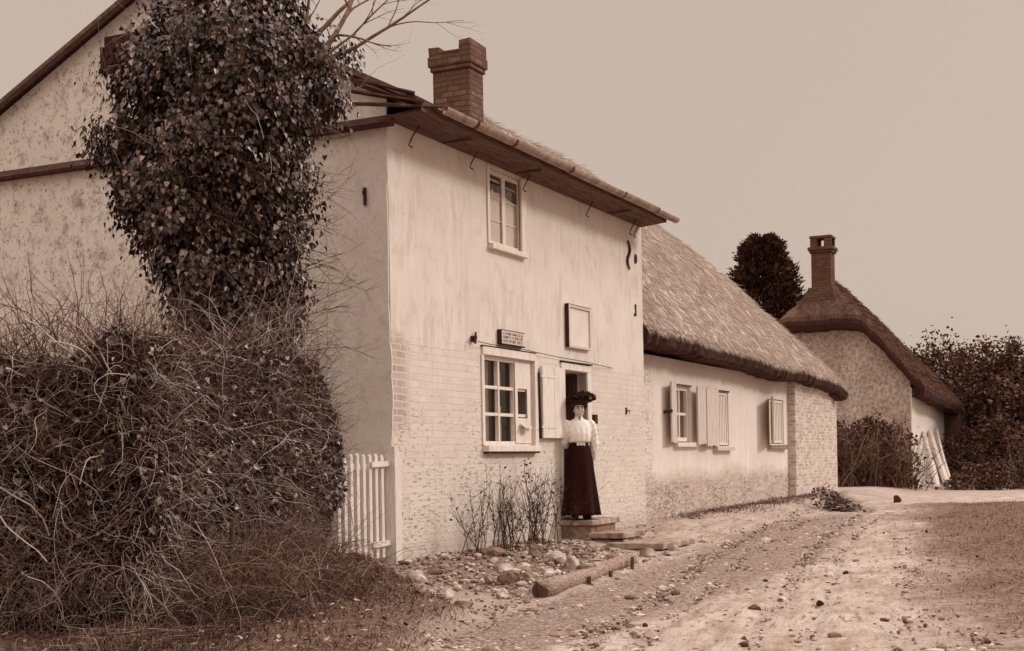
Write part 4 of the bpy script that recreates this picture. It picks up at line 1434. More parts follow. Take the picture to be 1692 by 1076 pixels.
def ivy_surface(n, r_, inner=1.):
    z = r_.uniform(prof_z[1], prof_z[-1], n)
    l, rr = np.interp(z, prof_z, prof_l), np.interp(z, prof_z, prof_r)
    c, hw = (l + rr) / 2, (rr - l) / 2
    a = r_.random(n) * 2 * math.pi
    lump = 1 + .27 * np.sin(a * 3 + 4. * np.sin(z * 2.1)) * np.sin(z * 6.5 + 2 * np.sin(a * 2)) + .10 * fbm(a * 2.2, z * 3.1, 5.) - .12
    k = hw * lump * inner
    return np.stack([c + k * np.cos(a), k * .9 * np.sin(a), z], 1), np.stack([np.cos(a), np.sin(a), np.zeros(n)], 1), a


mb = MB()
# foliage grows in hanging tufts
nc = 900
Pc, Nc, _ = ivy_surface(nc, r_, .93)
rep = 44
P = np.repeat(Pc, rep, 0) + np.repeat(r_.uniform(.05, .12, nc), rep)[:, None] * r_.normal(size=(nc * rep, 3)) * np.array([.8, .8, 1.1])
Nn = np.repeat(Nc + .5 * r_.normal(size=Nc.shape), rep, 0) + .25 * r_.normal(size=P.shape) + np.array([0, 0, .40])
T = np.array([0, 0, -1.]) + .38 * r_.normal(size=P.shape) + .35 * np.repeat(Nc, rep, 0)
s = r_.uniform(.030, .058, len(P))
mb.leaves(P, Nn, T, s * 1.15, s, fold=.18)
Pi, Ni, _ = ivy_surface(16000, r_, .70)
s = r_.uniform(.05, .085, len(Pi))
mb.leaves(Pi, Ni + .4 * r_.normal(size=Pi.shape), np.array([0, 0, -1.]) + .5 * r_.normal(size=Pi.shape), s * 1.1, s)
mb.build('ivy', 'ivy', IT)
# stems showing through and thin stalks
P0, N0, _ = ivy_surface(260, r_, .98)
k = 6
C = arcs(P0, unit(260, r_) + np.array([0, 0, .5]) + N0 * .4, r_.uniform(.25, .7, 260), k, .1, .2, r_)
MB().tubes(C, taper(r_.uniform(.002, .0045, 260), k, 260)).build('ivy_stem', 'twig', IT)
# bare limbs above the ivy
def limb(mb, p, d, L, r0, seed, depth=0):
    rr = np.random.default_rng(seed)
    k = 9
    c = arcs(np.array([p], float), np.array([d], float), np.array([L]), k, -.15 if depth == 0 else .0, .09, rr)
    mb.tube(c[0], np.linspace(r0, r0 * .3, k), 6 if depth == 0 else 4)
    if depth < 3:
        for j in range(4 if depth == 0 else 3):
            i = rr.integers(3, 8)
            dd = c[0, min(i + 1, k - 1)] - c[0, i - 1]
            dd = dd / np.linalg.norm(dd) + .6 * rr.normal(size=3) * np.array([1, .6, .8])
            limb(mb, c[0, i], dd, L * rr.uniform(.35, .6), r0 * (1 - .07 * i) * .5, seed * 7 + j + 1, depth + 1)


for k, (p, d, L, r0) in enumerate((((.70, -.1, 4.45), (.85, .0, .85), 1.25, .034), ((.55, .0, 4.5), (.42, .1, 1), 1.5, .03), ((.85, .0, 4.62), (1, .1, .22), 1.35, .02), ((.62, .05, 4.5), (.2, .0, 1), 1.2, .022), ((.1, 0, 5.1), (-.1, 0, 1), 1.1, .04), ((.75, -.1, 4.5), (.75, -.1, .5), 1.0, .016))):
    mb = MB()
    limb(mb, p, d, L, r0, 31 + k)
    mb.build('branch', 'branch', IT)
# thin twigs spreading over the wall on the right
n = 46
r2 = np.random.default_rng(77)
P = np.stack([r2.uniform(.35, .6, n), r2.uniform(-.2, .2, n), r2.uniform(1.9, 4.3, n)], 1)
k = 9
C = arcs(P, np.stack([np.ones(n), .2 * r2.normal(size=n), .45 * r2.normal(size=n) + .25], 1), r2.uniform(.35, .95, n), k, .25, .14, r2)
mb = MB().tubes(C, taper(r2.uniform(.003, .006, n), k, n))
m = n * 5
pi = r2.integers(0, n, m); pk = r2.integers(2, 8, m)
C2 = arcs(C[pi, pk], np.stack([np.ones(m) * .8, .4 * r2.normal(size=m), .7 * r2.normal(size=m)], 1), r2.uniform(.1, .35, m), 5, .1, .15, r2)
mb.tubes(C2, taper(r2.uniform(.0016, .003, m), 5, m))
mb.build('bare_twigs', 'twig_dark', IT)


# ------------------------------------------------------------------ bramble hedge on the left
HY = np.array([7.6, 9.2, 10.2, 11, 12, 12.7, 13.1])
HX = np.array([-2.4, -2.25, -2.05, -1.85, -1.72, -1.72, -1.85])


def hedge_top(x, y):
    t1 = np.interp(x, [-4.2, -3.3, -3.0, -2.75, -2.45, -2.1, -1.8, -1.55, -1.4], [2.3, 2.25, 2.2, 2.2, 2.3, 2.42, 2.45, 2.2, 1.75])
    return t1 + .08 * fbm(x * 4, y * 3, 1.)


def hedge_pts(n, r_, lo=.0, front=0.):
    y = r_.uniform(8.4, 12.9, n * 3)
    xf = np.interp(y, HY, HX)
    dep = np.where(r_.random(n * 3) < front, r_.exponential(.12, n * 3), r_.uniform(0, 1.9, n * 3))
    nf = (r_.random(n * 3) < .42) & (r_.random(n * 3) < front)
    y = np.where(nf, 8.4 + r_.exponential(.14, n * 3), y)
    xf = np.interp(y, HY, HX)
    dep = np.where(nf, r_.uniform(0, 1.9, n * 3), dep)
    if front == 0:
        y = np.where(y < 8.75, y + 1.5, y)
    x = xf - dep
    g = gh(x, y)
    top = hedge_top(x, y)
    f = lo + (1 - lo) * r_.random(n * 3)
    bulge = .25 * np.sin(np.clip(f, 0, 1) * math.pi * .9 + .2) - .12
    z = g + (top - g) * f
    x = x + bulge
    ok = np.hypot(x - TX, y - TY) > .3
    P = np.stack([x, y, z], 1)[ok][:n]
    return P


r_ = np.random.default_rng(51)
hx, hy = -2.6, 10.6
HG = thing('bramble_hedge', 'big tangled hedge of brambles and ivy on the bank at left', 'hedge', (hx, hy, gz(hx, hy)))
hb = np.array([hx, hy, gz(hx, hy)])
mb = MB()
P = hedge_pts(36000, r_, .05, .4)
P[:, 0] -= .08
P[:, 1] += .08
s = r_.uniform(.03, .06, len(P))
mb.leaves(P - hb, unit(len(P), r_) + np.array([.5, -.6, .5]), unit(len(P), r_) + np.array([0, 0, -.5]), s * 1.3, s)
P = hedge_pts(26000, r_, .30, .85)
P = P[(P[:, 0] > -2.6 + .45 * r_.normal(size=len(P)))]
s = r_.uniform(.022, .05, len(P))
mb.leaves(P - hb, unit(len(P), r_) * .8 + np.array([.5, -.6, .5]), unit(len(P), r_) + np.array([0, 0, -.6]), s * 1.2, s)
P = hedge_pts(22000, r_, .0, .0)
P[:, 0] -= .4
P[:, 2] *= .9
P[:, 1] += .25
s = r_.uniform(.04, .07, len(P))
mb.leaves(P - hb, unit(len(P), r_), unit(len(P), r_), s * 1.3, s)
mb.build('leaves', 'bush_leaf', HG)
for nm, mt, n, lo_, fr_, la_, lb_, ra_, rb_ in (('brambles', 'twig', 9000, .05, .75, .10, .5, .0009, .0024), ('canes', 'twig_pale', 420, .1, .85, .3, .8, .0016, .0036), ('dark_stems', 'twig_dark', 5000, .05, .6, .15, .6, .0014, .0036)):
    mb = MB()
    P = hedge_pts(n, r_, lo_, fr_)
    n = len(P); k = 9
    D = unit(n, r_) * np.array([1, 1, .9]) + np.array([.05, -.25, .25])
    L = r_.uniform(la_, lb_, n) * np.where(P[:, 1] > 11.3, .55, 1)
    C = arcs(P - hb, D, L, k, .8, .26, r_)
    mb.tubes(C, taper(r_.uniform(ra_, rb_, n), k, n))
    mb.build(nm, mt, HG)
mb = MB()
n = 3600
P = hedge_pts(n, r_, .55, .6)
P[:, 2] = np.minimum(P[:, 2] + .05, hedge_top(P[:, 0], P[:, 1]) + .05)
n = len(P); k = 7
C = arcs(P - hb, unit(n, r_) * .7 + np.array([.02, -.1, .8]), r_.uniform(.12, .45, n), k, .4, .16, r_)
mb.tubes(C, taper(r_.uniform(.0014, .0032, n), k, n))
mb.build('sprigs', 'twig_dark', HG)
mb = MB()
n = 24
P = hedge_pts(n, r_, .35, .85)
n = len(P); k = 8
C = arcs(P - hb + np.array([.08, -.08, 0]), unit(n, r_) + np.array([.2, -.1, .1]), r_.uniform(.35, .9, n), k, .3, .2, r_)
ra = taper(r_.uniform(.004, .009, n), k, n, .5)
for q_ in range(n):
    MB().tube(C[q_], ra[q_], 5).build('dead_branch', 'twig_pale', HG)
# tall twigs at the far left, in front of the gable
mb = MB()
n = 420
P = np.stack([r_.uniform(-4.0, -2.75, n), r_.uniform(9.2, 11.5, n), r_.uniform(1.7, 2.5, n)], 1)
C = arcs(P - hb, np.stack([.5 * r_.normal(size=n), .3 * r_.normal(size=n), np.ones(n)], 1), r_.uniform(.3, .85, n), 8, .5, .2, r_)
mb.tubes(C, taper(r_.uniform(.002, .005, n), 8, n))
mb.build('tall_twigs', 'twig_dark', HG)
# climbing stems round the foot of the ivy tree
mb = MB()
n = 420
P = np.stack([r_.uniform(-3.05, -1.85, n), r_.uniform(11.6, 12.5, n), r_.uniform(2.0, 2.7, n)], 1)
C = arcs(P - hb, np.stack([.6 * r_.normal(size=n), .3 * r_.normal(size=n), np.ones(n)], 1), r_.uniform(.3, .95, n), 8, .7, .2, r_)
mb.tubes(C, taper(r_.uniform(.002, .0045, n), 8, n))
mb.build('climbing_stems', 'twig', HG)

# wire netting in front of the hedge
wp = np.array([(-3.6, 8.15), (-2.6, 8.22), (-2.05, 8.9), (-1.82, 10.0), (-1.6, 11.2)])
wl = np.concatenate([[0], np.cumsum(np.hypot(*np.diff(wp, axis=0).T))])
NF = thing('wire_netting_fence', 'sagging hexagonal wire netting fence along the foot of the bramble hedge', 'fence', (float(wp[2, 0]), float(wp[2, 1]), gz(*wp[2])))
nb_ = np.array([wp[2, 0], wp[2, 1], gz(*wp[2])])
cell = .025
segs = []
rows = 19
cols = int(wl[-1] / (cell * 1.5))
for c in range(cols):
    for r0 in range(rows):
        cx = c * cell * 1.5; cz = r0 * cell * 1.732 + (cell * .866 if c % 2 else 0)
        a = [(cx + cell * math.cos(R(60 * i)), cz + cell * math.sin(R(60 * i))) for i in range(6)]
        segs += [(a[0], a[1]), (a[1], a[2]), (a[2], a[3])]
segs = np.array(segs)
s_, h_ = segs[..., 0], segs[..., 1]
h_ = h_ * (.88 + .1 * np.sin(s_ * 2.1))
xx = np.interp(s_, wl, wp[:, 0]) + .05 * np.sin(s_ * 3 + h_ * 5)
yy = np.interp(s_, wl, wp[:, 1]) - .05 * np.cos(s_ * 2.3 + h_ * 4)
zz = gh(xx, yy) + h_
MB().tubes(np.stack([xx, yy, zz], -1) - nb_, np.full(xx.shape, .0008), 3).build('netting', 'wire', NF)
for s in (.3, 2.3):
    x, y = np.interp(s, wl, wp[:, 0]) - .03, np.interp(s, wl, wp[:, 1]) + .03
    z = gz(x, y)
    MB().tube(np.array([(x, y, z - .2), (x + .02, y, z + .4), (x + .05, y + .01, z + .75)]) - nb_, [.022, .02, .017], 6).build('fence_post', 'trunk', NF)


# dry grass at the foot of the hedge and on the bank
mb = MB()
n = 26000
Y = r_.uniform(7.6, 13.6, n); X = np.interp(Y, HY, HX) + .1 + r_.normal(size=n) * .32
kk = r_.random(n) < .35
X = np.where(kk, r_.uniform(-3.6, -.2, n), X)
kp = (bank(X, Y) > .35) & (Y > 7.5)
X, Y = X[kp], Y[kp]; n = len(X)
tuft = .5 + .5 * fbm(X * 3, Y * 3, 8.)
nearh = np.exp(-((X - np.interp(Y, HY, HX)) / .4) ** 2) * sm((12.6 - Y) / .8)
L = (.05 + .05 * r_.random(n) + .22 * nearh * r_.random(n)) * (.6 + .8 * np.clip(tuft, 0, 1))
D = np.stack([.55 * r_.normal(size=n) + .2, .55 * r_.normal(size=n) - .1, np.ones(n)], 1)
mb.blades(np.stack([X, Y, gh(X, Y) - .01], 1), D, L, r_.uniform(.004, .009, n), np.stack([.3 * r_.normal(size=n), .3 * r_.normal(size=n), -.35 * np.ones(n)], 1))
# arched sheaves of dead grass
for (cx, cy, hh, ss) in ((-2.3, 8.95, .75, 500), (-1.95, 9.6, .8, 700), (-1.75, 11.4, .6, 500), (-2.9, 8.8, .6, 500), (-1.95, 10.4, .6, 400)):
    P = np.stack([cx + .22 * r_.normal(size=ss), cy + .22 * r_.normal(size=ss), np.full(ss, gz(cx, cy))], 1)
    P[:, 2] = gh(P[:, 0], P[:, 1]) + r_.uniform(0, hh * .5, ss)
    D = np.stack([.5 * r_.normal(size=ss) + .1, .5 * r_.normal(size=ss) - .1, np.ones(ss)], 1)
    C = arcs(P, D, r_.uniform(.3, .7, ss), 7, 1.5, .12, r_)
    mb.tubes(C, taper(r_.uniform(.0018, .0035, ss), 7, ss))
tag(mb.build('dry_grass', 'dry_grass'), 'dry tangled grass along the foot of the bramble hedge', 'grass', kind='stuff')

# fallen leaves
mb = MB()
n = 9000
X = r_.uniform(-3.2, 9, n); Y = 8.2 + 17 * r_.random(n) ** 1.4
dx, dy = X - C0[0], Y - C0[1]
t = dx * DV[0] + dy * DV[1]; v = dx * NV[0] + dy * NV[1]
kp = (r_.random(n) < .9 * bank(X, Y) + .3 * verge(X, Y) + .06 + .35 * ((t > -1.3) & (t < 4) & (v < 2.3))) & ((v > .1) | (t < -.1))
X, Y = X[kp], Y[kp]; n = len(X)
s = r_.uniform(.015, .045, n)
mb.leaves(np.stack([X, Y, gh(X, Y) + .02 + .04 * bank(X, Y) * r_.random(n)], 1), unit(n, r_) * .5 + np.array([0, 0, 1.]), unit(n, r_) * np.array([1, 1, .3]), s * 1.4, s)
tag(mb.build('leaf_litter', 'litter'), 'dry fallen leaves scattered over the bank and bed', 'leaves', kind='stuff')

# rough grass on the far verge and along the outbuilding foot
mb = MB()
n = 30000
X = r_.uniform(2.5, 13, n); Y = 9.5 + 22 * r_.random(n) ** 1.2
kp = verge(X, Y) * .8 + .15 * fbm(X * 3, Y * 3) > .25 + .6 * r_.random(n)
X, Y = X[kp], Y[kp]; n = len(X)
D = np.stack([.7 * r_.normal(size=n), .7 * r_.normal(size=n), np.ones(n)], 1)
mb.blades(np.stack([X, Y, gh(X, Y) - .005], 1), D, r_.uniform(.02, .07, n) * (1 + .03 * Y), r_.uniform(.005, .01, n), np.stack([.4 * r_.normal(size=n), .4 * r_.normal(size=n), -.4 * np.ones(n)], 1))
tag(mb.build('verge_grass', 'verge_blade'), 'rough short grass on the dark verge beside the road', 'grass', kind='stuff')
mb = MB()
n = 5200
t = r_.uniform(8.6, 19.5, n); v = r_.normal(size=n) * .25 + .05
v = np.where(v < -.28, -.28 - v, v)
dn = np.clip(.55 + .6 * fbm(t * 1.7, v * 2., 3.) + .35 * np.exp(-((t - 15) / 2.5) ** 2), 0, 1) * np.clip((t - 8.4) / 3, 0, 1)
kp = r_.random(n) < dn
t, v = t[kp], v[kp]; n = len(t)
XY = C0 + t[:, None] * DV + v[:, None] * NV
D = np.stack([.6 * r_.normal(size=n) + .3, .6 * r_.normal(size=n) - .2, np.ones(n)], 1)
mb.blades(np.concatenate([XY, gh(XY[:, 0], XY[:, 1])[:, None] - .01], 1), D, r_.uniform(.06, .2, n), r_.uniform(.006, .014, n), np.stack([.3 * r_.normal(size=n), .3 * r_.normal(size=n), -.4 * np.ones(n)], 1))
tag(mb.build('wall_foot_grass', 'dry_grass'), 'tufts of dry grass along the foot of the outbuilding wall', 'grass', kind='stuff')


# ------------------------------------------------------------------ bare shrubs below the window
def bare_shrub(loc, h, spread, n, seed, label, leafy=40, lean=(0, 0)):
    rr = np.random.default_rng(seed)
    t = thing('bare_shrub', label, 'shrub', loc, 0, 'bare shrubs under the cottage wall')
    P = np.stack([spread * .35 * rr.normal(size=n), spread * .2 * rr.normal(size=n), np.zeros(n)], 1)
    k = 8
    D = np.stack([spread * .8 * rr.normal(size=n) + lean[0], spread * .3 * rr.normal(size=n) + lean[1], np.ones(n)], 1)
    C = arcs(P, D, h * rr.uniform(.5, 1.02, n), k, -.05, .07, rr)
    mb = MB().tubes(C, taper(rr.uniform(.0025, .0055, n), k, n), 4)
    m = n * 10
    i = rr.integers(0, n, m); j = rr.integers(2, 7, m)
    C2 = arcs(C[i, j], np.stack([.75 * rr.normal(size=m), .4 * rr.normal(size=m), np.ones(m)], 1), rr.uniform(.08, .3, m) * h, 5, .0, .1, rr)
    mb.tubes(C2, taper(rr.uniform(.0013, .0028, m), 5, m))
    mb.build('stems', 'twig_dark', t)
    i = rr.integers(0, m, leafy); 
    P = C2[i, rr.integers(1, 5, leafy)]
    MB().leaves(P, unit(leafy, rr), unit(leafy, rr), rr.uniform(.025, .05, leafy), rr.uniform(.015, .03, leafy)).build('leaves', 'bush_leaf', t)
    return t


for (px, py, h, sp, n, sd, lab, lf, ln) in ((782, 915, .85, .30, 10, 1, 'smallest bare shrub, leftmost in the bed under the lower window', 40, (.1, 0)),
                                            (832, 893, 1.05, .42, 34, 2, 'spreading bare shrub below the lower window, middle of the three', 90, (.18, 0)),
                                            (888, 888, 1.05, .38, 40, 3, 'dense upright bare shrub beside the stone steps', 120, (.0, 0))):
    a_ = (px - 846 - .018 * (py - 538)) / 2241
    p0_ = C0 + NV * .36
    Y = float((NV @ p0_) / (NV[0] * a_ + NV[1])); X = a_ * Y
    z = gz(X, Y)
    bare_shrub((X, Y, z - .02), h, sp, n, sd, lab, lf, ln)

# tall thin stem against the wall beside the shutter
a_ = (872 - 846 - .018 * 342) / 2241
p0_ = C0 + NV * .12
Y = float((NV @ p0_) / (NV[0] * a_ + NV[1])); X = a_ * Y
z = gz(X, Y)
t = thing('thin_plant', 'single tall thin stem with few leaves against the wall by the shutter', 'plant', (X, Y, z - .02), 0)
st = np.linspace(0, 1, 9)
MB().tube(np.stack([.03 * np.sin(st * 5), .0 * st, st * 1.05], 1), np.linspace(.006, .003, 9), 5).build('stem', 'twig_dark', t)
rr = np.random.default_rng(8)
P = np.stack([.03 * rr.normal(size=16), .02 * rr.normal(size=16), rr.uniform(.75, 1.1, 16)], 1)
MB().leaves(P, unit(16, rr), unit(16, rr), rr.uniform(.03, .06, 16), .03).build('leaves', 'bush_leaf', t)


# ------------------------------------------------------------------ far vegetation
def leafy_mass(mb, n, c, r, rr, size=(.1, .2), clusters=40, cl=.32, flat=1., bottom=None):
    """leaf clumps spread through an ellipsoid, uneven outline"""
    c, r = np.array(c), np.array(r)
    d = unit(clusters, rr)
    k = rr.uniform(.3, 1.12, clusters) ** .7
    cc = c + d * k[:, None] * r * (1 + .15 * rr.normal(size=(clusters, 1)))
    i = rr.integers(0, clusters, n)
    P = cc[i] + rr.normal(size=(n, 3)) * cl * r * rr.uniform(.3, 1.2, clusters)[i][:, None]
    if bottom is not None:
        P = P[P[:, 2] > bottom]
    m = len(P)
    s = rr.uniform(*size, m)
    mb.leaves(P, unit(m, rr) + np.array([.2, -.3, .5]), unit(m, rr), s * 1.2, s)


def far_tree(x, y, h, rad, seed, label, n=3200, name='woodland_tree', size=(.07, .15)):
    rr = np.random.default_rng(seed)
    z = gz(x, y)
    t = thing(name, label, 'tree', (x, y, z), 0, 'trees beyond the far cottage')
    mb = MB()
    st = np.linspace(0, 1, 7)
    mb.tube(np.stack([.1 * np.sin(st * 3 + seed), 0 * st, st * h * .8], 1), np.linspace(.16, .05, 7), 7)
    for k in range(9):
        limb(mb, (.05 * rr.normal(), 0, h * rr.uniform(.3, .75)), rr.normal(size=3) * np.array([1, 1, .3]) + np.array([0, 0, .7]), rad * rr.uniform(.7, 1.15), .05, seed * 11 + k, 1)
    mb.build('trunk', 'twig_dark', t)
    mb = MB()
    leafy_mass(mb, n, (0, 0, h * .52), (rad, rad, h * .40), rr, size, 90, .17, bottom=.05)
    mb.build('crown', 'far_leaf', t)
    return t


for k, (px, topy, Y, rad, lab) in enumerate(((1535, 552, 58, 1.9, 'loose-topped tree just behind the end of the far thatch'),
                                             (1572, 556, 55, 1.9, 'rounded brown tree rising over the eaves of the far cottage'),
                                             (1612, 572, 52, 1.8, 'lower brown tree in the middle of the wood right of the far cottage'),
                                             (1650, 582, 50, 1.7, 'dip-topped brown tree near the right edge of the wood'),
                                             (1682, 560, 48, 1.6, 'tall brown tree at the far right edge'),
                                             (1722, 570, 47, 1.8, 'outermost tree of the wood, cut off by the right edge'))):
    a = (px - 846 - .018 * (topy - 538)) / 2241
    ztop = CZ + (224 - (topy - 538) - .018 * (px - 846)) / 2241 * Y
    x = a * Y
    far_tree(x, Y, ztop - gz(x, Y), rad, 200 + k, lab, n=9000)


def far_bush(px, basey, wpx, hpx, Y, seed, label, n=1800, name='round_bush', cat='bush'):
    rr = np.random.default_rng(seed)
    a = (px - 846 - .018 * (basey - 538)) / 2241
    x = a * Y; z = gz(x, Y)
    s = Y / 2241
    t = thing(name, label, cat, (x, Y, z), 0, 'bushes beyond the far cottage')
    mb = MB()
    leafy_mass(mb, n, (0, 0, hpx * s * .42), (wpx * s * .42, wpx * s * .42, hpx * s * .42), rr, (.05, .11), 50, .2, bottom=0.)
    mb.build('foliage', 'far_leaf', t)
    mb = MB()
    m = 120
    C = arcs(np.stack([.2 * rr.normal(size=m), .2 * rr.normal(size=m), np.zeros(m)], 1), np.stack([.7 * rr.normal(size=m), .7 * rr.normal(size=m), np.ones(m)], 1), rr.uniform(.4, .85, m) * hpx * s, 6, .3, .15, rr)
    mb.tubes(C, taper(np.full(m, .008), 6, m))
    mb.build('stems', 'twig', t)


far_bush(1615, 800, 120, 130, 46.5, 1, 'large rounded bush right of the leaning poles', 6000)
far_bush(1668, 800, 90, 140, 45, 2, 'upright bush at the right edge in front of the wood', 5000)
far_bush(1625, 828, 80, 48, 41.5, 3, 'low mounded bush at the roadside past the leaning poles', 3500)
far_bush(1585, 826, 50, 30, 40.2, 4, 'small ragged bush at the foot of the leaning poles', 700)
far_bush(1710, 810, 90, 110, 42.5, 5, 'bush cut off by the right edge beside the road', 3500)
far_bush(1592, 770, 60, 90, 49.5, 6, 'dark bush squeezed beside the lean-to of the far cottage', 3500)


# bare hedge before the far cottage
BH = thing('bare_hedge', 'bare twiggy hedge in front of the cob gable of the far cottage', 'hedge', (9.6, 38.5, gz(9.6, 38.5)))
b0 = np.array([9.6, 38.5, gz(9.6, 38.5)])
rr = np.random.default_rng(61)
ha, hb2 = np.array([8.7, 38.6]), np.array([11.0, 39.4])
n = 950
s = rr.random(n)
XY = ha + s[:, None] * (hb2 - ha) + .4 * rr.normal(size=(n, 2))
P = np.concatenate([XY, gh(XY[:, 0], XY[:, 1])[:, None]], 1)
C = arcs(P - b0, np.stack([.35 * rr.normal(size=n), .3 * rr.normal(size=n), np.ones(n)], 1), rr.uniform(.9, 2.0, n) * (1 - .25 * s), 8, .15, .12, rr)
mb = MB().tubes(C, taper(rr.uniform(.010, .022, n), 8, n, .4))
m = 3800
i = rr.integers(0, n, m); j = rr.integers(2, 8, m)
C2 = arcs(C[i, j], unit(m, rr) + np.array([0, 0, .6]), rr.uniform(.2, .6, m), 5, .1, .15, rr)
mb.tubes(C2, taper(rr.uniform(.006, .012, m), 5, m))
mb.build('twigs', 'hedge_twig', BH)
mb = MB()
m = 9000
s = rr.random(m)
XY = ha + s[:, None] * (hb2 - ha) + .35 * rr.normal(size=(m, 2)) + np.array([.2, .3])
z = gh(XY[:, 0], XY[:, 1]) + rr.random(m) ** 1.6 * (1.75 + .35 * fbm(XY[:, 0] * 3, XY[:, 1] * 2, 4.))
sz = rr.uniform(.05, .13, m)
mb.leaves(np.stack([XY[:, 0], XY[:, 1], z], 1) - b0, unit(m, rr), unit(m, rr), sz * 1.2, sz)
mb.build('leaves', 'far_leaf', BH)

# brush heap beside the brick pier
X, Y, z = pixg(1398, 828)
BP = thing('brush_heap', 'low heap of cut brush and dead grass beyond the brick pier', 'brush heap', (X, Y, z))
rr = np.random.default_rng(71)
n = 900
P = np.stack([rr.normal(size=n) * .22 - .12, rr.normal(size=n) * .35, np.zeros(n)], 1)
P[:, 2] = np.clip(.5 - .7 * (P[:, 0] + .45), .02, .6) * rr.random(n)
C = arcs(P, np.stack([.6 + .5 * rr.normal(size=n), -.3 + .4 * rr.normal(size=n), .35 * np.ones(n)], 1), rr.uniform(.1, .32, n), 6, .9, .15, rr)
MB().tubes(C, taper(rr.uniform(.004, .009, n), 6, n)).build('sticks', 'twig', BP)
sz = rr.uniform(.04, .09, n)
MB().leaves(P, unit(n, rr), unit(n, rr), sz, sz).build('dead_leaves', 'far_leaf', BP)

# conifer
CX, CY = 9.3, 50.
cz0 = gz(CX, CY)
CT = thing('conifer', 'dark dense conifer standing behind the two thatched roofs', 'tree', (CX, CY, cz0))
MB().tube([(0, 0, 0), (.03, 0, 4), (0, 0, 8.6)], [.25, .16, .05], 8).build('trunk', 'trunk', CT)
rr = np.random.default_rng(81)
mb = MB()
nb_c = 5200
hz = 9.6 - cz0
f = rr.random(nb_c) ** .9
zz = .8 + (hz - .9) * f
rad = np.interp(zz / hz, [0, .3, .6, .74, .86, .95, 1.0], [2.2, 2.1, 1.85, 1.42, .95, .72, .3]) * (1 + .08 * rr.normal(size=nb_c))
a = rr.random(nb_c) * 6.283
rad = rad * (1 + .13 * np.sin(zz * 5.1 + 2 * np.sin(a * 2)) * np.sin(a * 3 + zz) + .08 * np.sin(zz * 11 + a * 4))
rep = 9
for k in range(rep):
    q = .35 + .65 * (k + rr.random(nb_c)) / rep
    P = np.stack([rad * q * np.cos(a), rad * q * np.sin(a), zz + .18 * q * rad + .05 * rr.normal(size=nb_c)], 1)
    D = np.stack([np.cos(a) + .4 * rr.normal(size=nb_c), np.sin(a) + .4 * rr.normal(size=nb_c), .7 + .3 * rr.normal(size=nb_c)], 1)
    s = rr.uniform(.10, .22, nb_c)
    mb.leaves(P, unit(nb_c, rr), D, s, s * .45)
mb.build('crown', 'conifer', CT)


# ------------------------------------------------------------------ the woman
wx, wy = W2(4.60, -.22)
WZ = .69
WO = thing('person', 'woman in white blouse, long dark skirt and trimmed hat standing at the cottage door', 'person', (wx, wy, WZ), R(12))


def limb_tube(mb, pts, rad, sides=12):
    pts = np.array(pts, float); rad = np.array(rad, float)
    # rounded ends
    d0 = (pts[0] - pts[1]); d0 /= np.linalg.norm(d0)
    d1 = (pts[-1] - pts[-2]); d1 /= np.linalg.norm(d1)
    P = [pts[0] + d0 * rad[0] * .9, pts[0] + d0 * rad[0] * .6] + list(pts) + [pts[-1] + d1 * rad[-1] * .6, pts[-1] + d1 * rad[-1] * .9]
    Rr = [rad[0] * .3, rad[0] * .8] + list(rad) + [rad[-1] * .8, rad[-1] * .3]
    mb.tube(np.array(P), Rr, sides)


def sp(pts, n=9):
    pts = np.array(pts, float)
    t = np.linspace(0, 1, len(pts)); q = np.linspace(0, 1, n)
    k = np.stack([np.interp(q, t, pts[:, i]) for i in range(pts.shape[1])], 1)
    for _ in range(2):
        k[1:-1] = (k[:-2] + 2 * k[1:-1] + k[2:]) / 4
    return k


# joints (x to her left, y behind her)
SHr, ELr, WRr = (-.165, .0, 1.30), (-.225, .06, 1.055), (-.115, .145, .985)
SHl, ELl, WRl = (.165, .0, 1.30), (.235, .055, 1.04), (.215, .05, .815)
body = MB()
body.rings([(.86, 0, .0, .155, .115), (.95, 0, .0, .150, .105), (1.03, 0, 0, .118, .09), (1.10, 0, 0, .125, .095), (1.20, 0, -.005, .150, .105), (1.29, 0, 0, .160, .088), (1.345, 0, .005, .09, .06), (1.37, 0, .008, .05, .05)], 20)
limb_tube(body, sp([(0, .012, 1.33), (0, .0, 1.45)], 4), [.052] * 4)
for s, (S, E_, Wr) in ((-1, (SHr, ELr, WRr)), (1, (SHl, ELl, WRl))):
    p = sp([S, E_, Wr], 9)
    limb_tube(body, p, np.linspace(.05, .026, 9))
    limb_tube(body, [(s * .08, 0, .90), (s * .085, -.01, .50), (s * .075, .0, .09)], [.085, .056, .038])
    limb_tube(body, [(s * .075, .02, .045), (s * .085, -.09, .035), (s * .09, -.14, .03)], [.036, .033, .024])
# head
hc = np.array([0, -.012, 1.505])
ty = R(-8)
body.ball(hc + (0, .01, .02), (.078, .094, .098), seg=20, ring=14)
body.ball(hc + (0, -.022, -.055), (.062, .060, .056), seg=16, ring=10)          # jaw
body.ball(hc + (0, -.062, -.092), (.022, .018, .018))                           # chin
for s in (-1, 1):
    body.ball(hc + (s * .038, -.055, -.03), (.028, .024, .028))                 # cheek
    body.ball(hc + (s * .074, .012, -.008), (.012, .02, .03))                   # ear
    body.ball(hc + (s * .032, -.080, .030), (.026, .010, .009))                 # brow
limb_tube(body, [hc + (0, -.083, .018), hc + (0, -.096, -.012), hc + (0, -.103, -.03)], [.008, .010, .012], 8)   # nose
body.ball(hc + (0, -.082, -.062), (.024, .010, .006)).ball(hc + (0, -.080, -.071), (.020, .011, .006))           # lips


